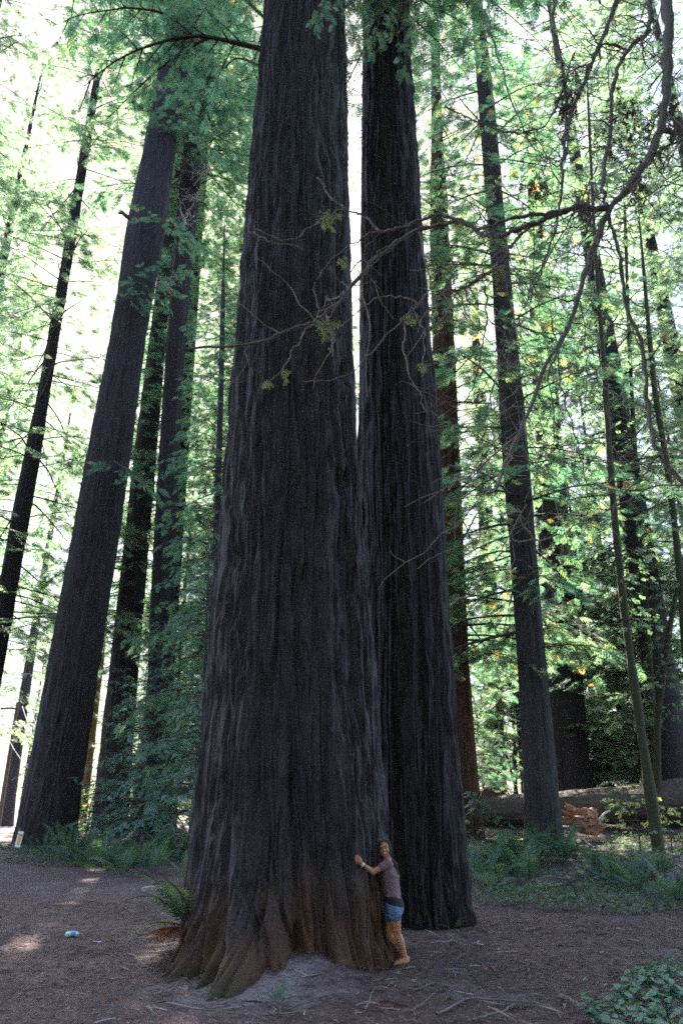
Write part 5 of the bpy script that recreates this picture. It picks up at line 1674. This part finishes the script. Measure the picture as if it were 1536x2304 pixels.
    P += [ellipsoid(Hd(0, .035, -.020), hx * .074, fz * .092, hu * .085), ellipsoid(Hd(0, -.025, .018), hx * .062, fz * .068, hu * .085), capsule(Hd(0, -.072, .052), Hd(0, -.084, .060), .030, .020),
          capsule(Hd(0, .022, .082), Hd(0, -.018, .104), .010, .014), capsule(Hd(.012, -.020, .092), Hd(-.012, -.020, .092), .010, .010),
          ellipsoid(Hd(.040, -.02, .058), hx * .024, fz * .022, hu * .022), ellipsoid(Hd(-.040, -.02, .058), hx * .024, fz * .022, hu * .022),
          capsule(Hd(-.045, .038, .068), Hd(.045, .038, .068), .013, .013),
          ellipsoid(Hd(.076, -.005, -.010), hx * .010, fz * .018, hu * .030), ellipsoid(Hd(-.076, -.005, -.010), hx * .010, fz * .018, hu * .030)]
    body = fuse('body', P, skin, .0085, 3, t, base)
    B = np.array(base)
    # face details
    M_eye = plain('eye_white', (.40, .36, .33), .3, .03, 10, spec=.5); M_iris = plain('iris', (.03, .018, .012), .2, .1, 10, spec=.5)
    M_lip = plain('lips', (.42, .12, .10), .4, .1, 30); M_teeth = plain('teeth', (.80, .78, .72), .3, .04, 30)
    for s_ in (-1, 1):
        g = Geo(); g.add(*[ellipsoid(Hd(.030 * s_, .012, .075), hx * .012, fz * .011, hu * .006)[0] - B, ellipsoid((0, 0, 0), hx, fz, hu)[1]]); e = link('eye', g.mesh('eye', M_eye), t)
        g = Geo(); V, F = ellipsoid(Hd(.030 * s_ - .002, .012, .083), hx * .0075, fz * .005, hu * .007); g.add(V - B, F); link('iris', g.mesh('iris', M_iris), e)
        g = Geo(); V, F = tube([Hd(.012 * s_, .032, .084) - B, Hd(.030 * s_, .038, .084) - B, Hd(.050 * s_, .031, .074) - B], [.003, .0035, .002], 5); g.add(V, F); link('eyebrow', g.mesh('eyebrow', plain('brow_' + str(s_), (.03, .018, .012), .8)), t)
    sm_ = [Hd(x_, -.050 + .010 * (abs(x_) / .03) ** 2, .090 - .016 * (abs(x_) / .03) ** 2) - B for x_ in np.linspace(-.031, .031, 9)]
    g = Geo(); g.add(*tube(np.array(sm_) - fz * .002, [.003, .006, .008, .009, .009, .009, .008, .006, .003], 6)); mo = link('mouth', g.mesh('mouth', M_lip), t)
    g = Geo(); g.add(*tube(np.array(sm_[1:-1]) + fz * .003 + hu * .001, [.002, .0055, .0065, .007, .0065, .0055, .002], 6)); link('teeth', g.mesh('teeth', M_teeth), mo)
    # clothes
    M_shirt = plain('mauve_cotton', (.165, .098, .112), .9, .15, 60, bump=.003); M_black = plain('black_cotton', (.012, .011, .014), .9, .2, 60); M_denim = plain('faded_denim', (.085, .13, .23), .85, .6, 45, bump=.003)
    def fold(c):
        q = c + B
        zz_ = q[:, 2] - A(880, 2010)[2]
        return .022 * (noise3(q[:, 0] * 9 + q[:, 1] * 7, q[:, 1] * 5, q[:, 2] * 38 + q[:, 0] * 22, 5) - .5) * smooth(.42, .05, zz_) + .004 * (noise3(q[:, 0] * 25, q[:, 1] * 25, q[:, 2] * 30, 6) - .5)
    hemt = lambda x: 0.0
    sp = [loft([(A(884.5, 2020, .02), .112, .160), (A(883, 2008, .02), .106, .152), (A(881, 1994, .02), .102, .146), (A(879, 1978, .02), .112, .160), (A(878, 1964, .02), .120, .168), (A(877, 1951, .03), .100, .178), (A(876, 1943, .03), .070, .130), (A(875, 1939, .03), .055, .075)], f + up * .30, l, wr=.06),
          capsule(sh_l + (A(877, 1950, .03) - sh_l) * .5, sh_l + up * .004, .070, .064), capsule(sh_l + up * .004, sh_l + (el_l - sh_l) * .42, .064, .060),
          capsule(sh_r + (A(877, 1950, .03) - sh_r) * .5, sh_r, .070, .064), capsule(sh_r, sh_r + (el_r - sh_r) * .42, .064, .060)]
    fuse('t_shirt', sp, M_shirt, .010, 3, t, base, fold)
    fuse('undershirt', [loft([(A(888, 2033, .02), .124, .180), (A(887, 2026, .02), .120, .174), (A(885, 2014, .02), .108, .156)], f + up * .32, l)], M_black, .008, 2, t, base)
    sh = [loft([(A(887, 2056, .02), .10, .15), (A(887.5, 2046, .02), .118, .175), (A(887, 2034, .02), .118, .172), (A(886, 2028, .02), .105, .16)], f + up * .2, l, wr=.05),
          capsule(hip_l, hip_l + (kn_l - hip_l) * .24, .102, .100, 20, 3), capsule(hip_r, hip_r + (kn_r - hip_r) * .24, .102, .100, 20, 3)]
    fuse('denim_shorts', sh, M_denim, .011, 3, t, base, lambda c: .008 * (noise3(c[:, 0] * 30, c[:, 1] * 30, c[:, 2] * 45, 8) - .5))
    # watch, dark wristband, sandals
    fd = wr_l - el_l; fd /= np.linalg.norm(fd)
    def band(c, r, w):
        V, F = lathe([(-w, r * .9), (-w, r), (w, r), (w, r * .9), (-w, r * .9)], 18)
        u_ = np.cross(up, fd); u_ /= np.linalg.norm(u_); v_ = np.cross(fd, u_)
        return c + V[:, :1] * fd + V[:, 1:2] * u_ + V[:, 2:] * v_ - B, F
    M_steel = plain('pale_watch', (.70, .68, .66), .3, .1, 60, metal=.3, spec=.5)
    g = Geo(); g.add(*band(wr_l - fd * .016, .033, .011)); w_ = link('watch', g.mesh('watch', M_steel), t)
    g = Geo(); V, F = ellipsoid(wr_l - fd * .016 + np.array([.006, -.033, .004]), np.array([.022, 0, 0]), np.array([0, .007, 0]), np.array([0, 0, .022])); g.add(V - B, F); link('watch_face', g.mesh('watch_face', M_white), w_)
    g = Geo(); g.add(*band(wr_l - fd * .044, .035, .008)); link('wristband', g.mesh('wristband', M_black), t)
    M_sole = plain('sandal_sole', (.10, .055, .04), .8, .2, 30); M_strap = plain('sandal_strap', (.30, .20, .16), .7, .2, 30)
    for he, to in ((A(918, 2172, -.03), A(884, 2174, -.11)), (A(921, 2166, .12), A(892, 2167, .12))):
        for q in (he, to): q[2] = gz(q[0], q[1]) + .006
        d_ = to - he; L_ = np.linalg.norm(d_); d_ /= L_; s_ = np.cross(up, d_)
        u_ = np.linspace(0, 1, 14)
        wd = np.interp(u_, [0, .06, .25, .5, .75, .93, 1], [.012, .028, .031, .033, .042, .034, .012])
        top = [he + d_ * L_ * q + s_ * w__ for q, w__ in zip(u_, wd)] + [he + d_ * L_ * q - s_ * w__ for q, w__ in zip(u_[::-1], wd[::-1])]
        n_ = len(top); V = np.array(top + [q - [0, 0, .014] for q in top]) - B
        g = Geo(); g.add(V, np.array([(k, (k + 1) % n_, (k + 1) % n_ + n_, k + n_) for k in range(n_)]), sm=False); g.V[0] = g.V[0]
        g.F.append(np.array([list(range(n_))])); g.M.append(np.zeros(1, np.int32)); g.S.append(np.zeros(1, bool))
        sd_ = link('sandal', g.mesh('sandal', M_sole), t)
        c_ = he + d_ * L_ * .62
        g = Geo(); g.add(*tube([c_ + s_ * .038 - B, c_ + d_ * .03 + s_ * .02 + up * .052 - B, he + d_ * L_ * .82 + up * .03 - B], .006, 5)); g.add(*tube([c_ - s_ * .038 - B, c_ + d_ * .03 - s_ * .02 + up * .052 - B, he + d_ * L_ * .82 + up * .03 - B], .006, 5))
        link('strap', g.mesh('strap', M_strap), sd_)
    # long brown hair: cap over the skull and locks down the back
    M_hair = bark('brown_hair', (.030, .014, .010), (.13, .060, .034), fiber=160, stretch=.06, bump=.004)
    back = A(893, 1966, .03)
    hp = [ellipsoid(Hd(0, .046, -.034), hx * .086, fz * .094, hu * .088), capsule(Hd(.05, .02, -.055), Hd(.045, -.10, -.075), .055, .050), capsule(Hd(-.072, .03, -.012), Hd(-.080, -.06, -.016), .026, .022), capsule(Hd(.074, .03, -.004), Hd(.082, -.07, -.010), .026, .026),
          capsule(Hd(.05, -.08, -.075), A(888, 1945, .03), .055, .042), capsule(A(888, 1945, .03), back, .042, .016), capsule(A(890, 1945, .0), A(897, 1968, .0), .030, .008)]
    hr_ = fuse('hair', hp, M_hair, .007, 2, t, base, lambda c: .008 * (noise3(c[:, 0] * 70, c[:, 1] * 70, c[:, 2] * 8, 5) - .5))
    g = Geo(); rg = np.random.default_rng(5)
    for k in range(90):
        a_ = rg.uniform(-1.0, 1.0)
        top_ = Hd(.078 * math.sin(a_ * 1.4), .09 + .035 * math.cos(a_ * 1.5), -.02 + rg.uniform(-.05, .045))
        mid = Hd(.075 + rg.normal(0, .012) if a_ > -.3 else -.084 + rg.normal(0, .006), -.02, -.03 + rg.normal(0, .03))
        e_ = (A(893 + rg.normal(0, 3.0), 1952 + rg.uniform(-6, 18), rg.normal(.02, .04)) if a_ > -.3 else Hd(-.083, -.08 + rg.normal(0, .02), -.01))
        P_ = spline([top_, mid, (mid + e_) / 2 + rg.normal(0, .008, 3) + hx * .01, e_], 12)
        g.add(*tube(P_ - B, np.linspace(.0045, .0015, 12), 4))
    link('lock', g.mesh('lock', M_hair), hr_)
person()

# ------------------------------------------------------------------ the air
hb = Geo()
V, F = box(1, 1, 1)
hb.add((V + [0, 0, .5]) * [900, 840, 125] + [0, 330, -2.5], F, sm=False)
m, nt, out = mat('haze_air')
pv = N(nt, 'VolumePrincipled')
pv.inputs['Color'].default_value = (.82, .90, 1.0, 1)
pv.inputs['Density'].default_value = .00005
pv.inputs['Anisotropy'].default_value = .35
nt.links.new(pv.outputs[0], out.inputs['Volume'])
hz_ = link('haze', hb.mesh('haze', m))
tag(hz_, 'thin blue morning haze filling the air of the wood', 'haze')
hz_['kind'] = 'stuff'
